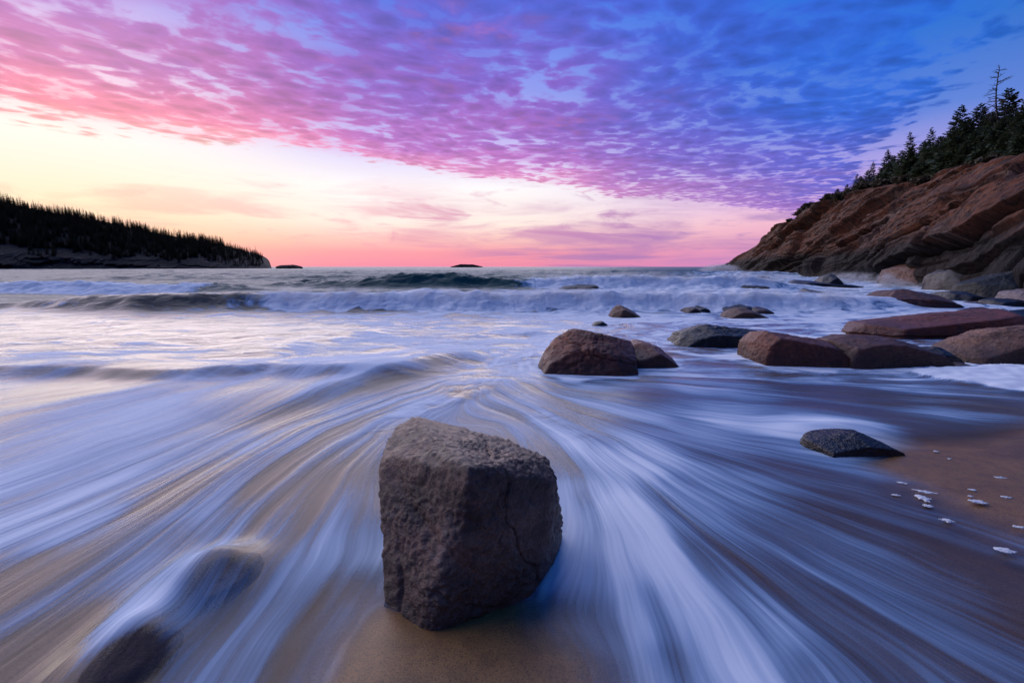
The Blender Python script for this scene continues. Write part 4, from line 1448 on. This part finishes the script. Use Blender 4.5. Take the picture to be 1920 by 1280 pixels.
k = 0
px = -60.0
rg = np.random.default_rng(8)
while px < 484:
    p = head_pt(px, 1.0 - 0.05 * rg.random()).copy()
    near_tip = px > 440
    h = rg.uniform(3.5, 8.5) * (1.0 if not near_tip else 0.8)
    p[2] -= 0.6
    p[1] -= 2.0 * rg.random()
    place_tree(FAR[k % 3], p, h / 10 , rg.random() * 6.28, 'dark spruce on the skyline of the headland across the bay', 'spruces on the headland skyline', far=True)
    px += rg.uniform(1.4, 3.8)
    k += 1
place_tree(FAR[1], head_pt(488, 0.98) - np.array([0, 0, .5]), 0.85, 1.0, 'broad dark spruce at the very tip of the wooded headland', None, far=True)


def forest():
    """the wood that covers the headland's slope: one mass"""
    rg = np.random.default_rng(21)
    parts = []
    base = []
    for s in range(3):
        n = 46
        q = []
        for b in range(n):
            h = (b + rg.random()) / n
            an = b * 2.4
            L = 2.0 * (1 - h) ** 0.8 + 0.15
            d = np.array([math.cos(an), math.sin(an), 0])
            sd = np.array([-d[1], d[0], 0])
            c = np.array([0, 0, h * 10.0])
            q += [c + [0, 0, .5], c + d * L * .55 + sd * L * .35, c + d * L + [0, 0, -.35 * L], c + d * L * .55 - sd * L * .35]
        base.append(np.array(q))
    V = []
    for i in range(2300):
        px = rg.uniform(-80, 500)
        vv = 0.15 + 0.85 * rg.random() ** 0.9 + 0.05 * math.sin(px * 0.05)
        p = head_pt(px, vv)
        s = rg.uniform(0.5, 0.8) * (0.7 if px > 430 else 1.0)
        a = rg.random() * 6.28
        Rm = np.array([[math.cos(a), -math.sin(a), 0], [math.sin(a), math.cos(a), 0], [0, 0, 1]])
        V.append((base[i % 3] * s) @ Rm.T + p - [0, 0, .8])
    V = np.concatenate(V)
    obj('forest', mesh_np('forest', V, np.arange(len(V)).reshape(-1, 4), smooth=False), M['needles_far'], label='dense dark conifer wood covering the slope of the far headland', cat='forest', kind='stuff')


forest()

# rocks off the headland and the far island
for out, Y, depth, label, nm in (
        ([(520, 500.6), (533, 498.5), (541, 496.4), (551, 496), (558, 498), (564, 500.8)], 330, 12, 'low chain of dark rocks running out from the headland tip', 'skerry'),
        ([(846, 501), (856, 498), (866, 496.5), (884, 497.2), (898, 498.3), (908, 501)], 900, 60, 'flat dark islet alone on the sea horizon', 'islet')):
    C = [aty(a, b, Y) for a, b in out]
    P = []
    for p in C:
        zt = max(p[2], 0.2)
        P += [np.array([p[0], Y, zt]), np.array([p[0], Y - depth / 2, zt * .5]), np.array([p[0], Y + depth / 2, zt * .5]), np.array([p[0], Y, -2.0])]
    boulder(np.array(P), 'far', label, name=nm, cat='island', level=6, sharp=58, lumps=0.096, grit=.03, seed=Y * .01)

# ------------------------------------------------------------------ flecks of foam left on the sand
FL = [(1735, 922, .052, .011), (1692, 905, .025, .009), (1732, 934, .030, .026), (1740, 948, .024, .011), (1833, 940, .042, .014), (1876, 895, .026, .008), (1824, 918, .020, .007),
      (1888, 932, .024, .007), (1776, 975, .030, .013), (1885, 1031, .040, .014), (1755, 846, .016, .007), (1780, 860, .014, .006), (1912, 988, .03, .008), (1680, 928, .02, .007), (1820, 930, .012, .006)]
for i, (a, b, rx, ry) in enumerate(FL):
    c = gp(a, b, 0.012)
    V, F = ico(4)
    wv = 1 + 0.6 * fbm(V[:, 0] * 1.8 + i * 3.1, V[:, 1] * 1.8, i * 1.7, 3)
    Q = V * wv[:, None] * np.array([rx * 0.95, ry * 1.4, 0.0035]) 
    Q[:, 2] += 0.0015 * pn(V[:, 0] * 6, V[:, 1] * 6, i)
    o = obj('foam_fleck', mesh_np('foam_fleck', Q, F), M['foam'], label='small white fleck of foam stranded on the wet sand', cat='foam', group='foam flecks on the sand')
    o.location = c
    o.rotation_euler = (0, 0, R(-28 + 14 * rnd(i, 2.0)))


# ------------------------------------------------------------------ blown spray over the breakers and at the cliff foot
def spray_mat():
    m, t = new_mat('spray')
    tc = t.node('ShaderNodeTexCoord').outputs['Object']
    pos = t.node('ShaderNodeNewGeometry').outputs['Position']
    r = t.node('ShaderNodeVectorMath', {0: tc}, operation='LENGTH').outputs['Value']
    n = t.noise(pos, 2.6, 5.0, 0.6, 0.3)
    d = t.mul(t.sstep(r, 1.0, 0.15), t.sstep(n, 0.40, 0.66))
    v = t.node('ShaderNodeVolumePrincipled', {'Color': (0.92, 0.95, 1.0, 1), 'Density': t.mul(d, 2.2), 'Anisotropy': 0.2})
    t.node('ShaderNodeOutputMaterial', {'Volume': v.outputs[0]})
    return m


M['spray'] = spray_mat()
_sv, _sf = ico(3)
SPRAY_ME = mesh_np('sea_spray', _sv, _sf)


def spray(x, y, z, rx, ry, rz, label, group):
    o = obj('sea_spray', SPRAY_ME, M['spray'], label=label, cat='spray', group=group, kind='stuff')
    o.location = (x, y, z)
    o.scale = (rx, ry, rz)


for wi, xs, rx, rz, lab in ((0, np.arange(-7.5, 11.0, 1.35), 1.25, 0.30, 'mist of spray blown off the crest of the near breaker'),
                            (1, np.arange(2.5, 18.0, 2.0), 1.9, 0.50, 'mist of spray over the breaker behind')):
    y0, h, wob = WAVES[wi][0], WAVES[wi][1], WAVES[wi][8]
    for q, x in enumerate(xs):
        yc = float(crest(np.array([x]), y0, wob)[0])
        k = 0.75 + 0.6 * float(rnd(q, wi + 0.5))
        spray(float(x), yc - 0.15, h * 0.86, rx * k, 0.55 * k, rz * k, lab, lab)
p = gp(1705, 541)
for dx_, dz_, rx, rz in ((0, .2, 1.2, .6), (-0.5, .5, .6, .7), (1.0, .1, 1.1, .35)):
    spray(p[0] + dx_, p[1] + 1.2, dz_, rx, .8, rz, 'fan of spray thrown up at the cliff foot behind the wedge boulder', 'spray at the cliff foot')
p = gp(1625, 532)
spray(p[0], p[1] + 1.5, .3, 3.2, 1.2, .75, 'rounded swash of foam mist against the cliff past the pinnacle', None)
p = gp(1350, 512)
spray(p[0], p[1], .6, 5.0, 3.0, 1.6, 'puff of spray off the seaward point of the cliff', None)
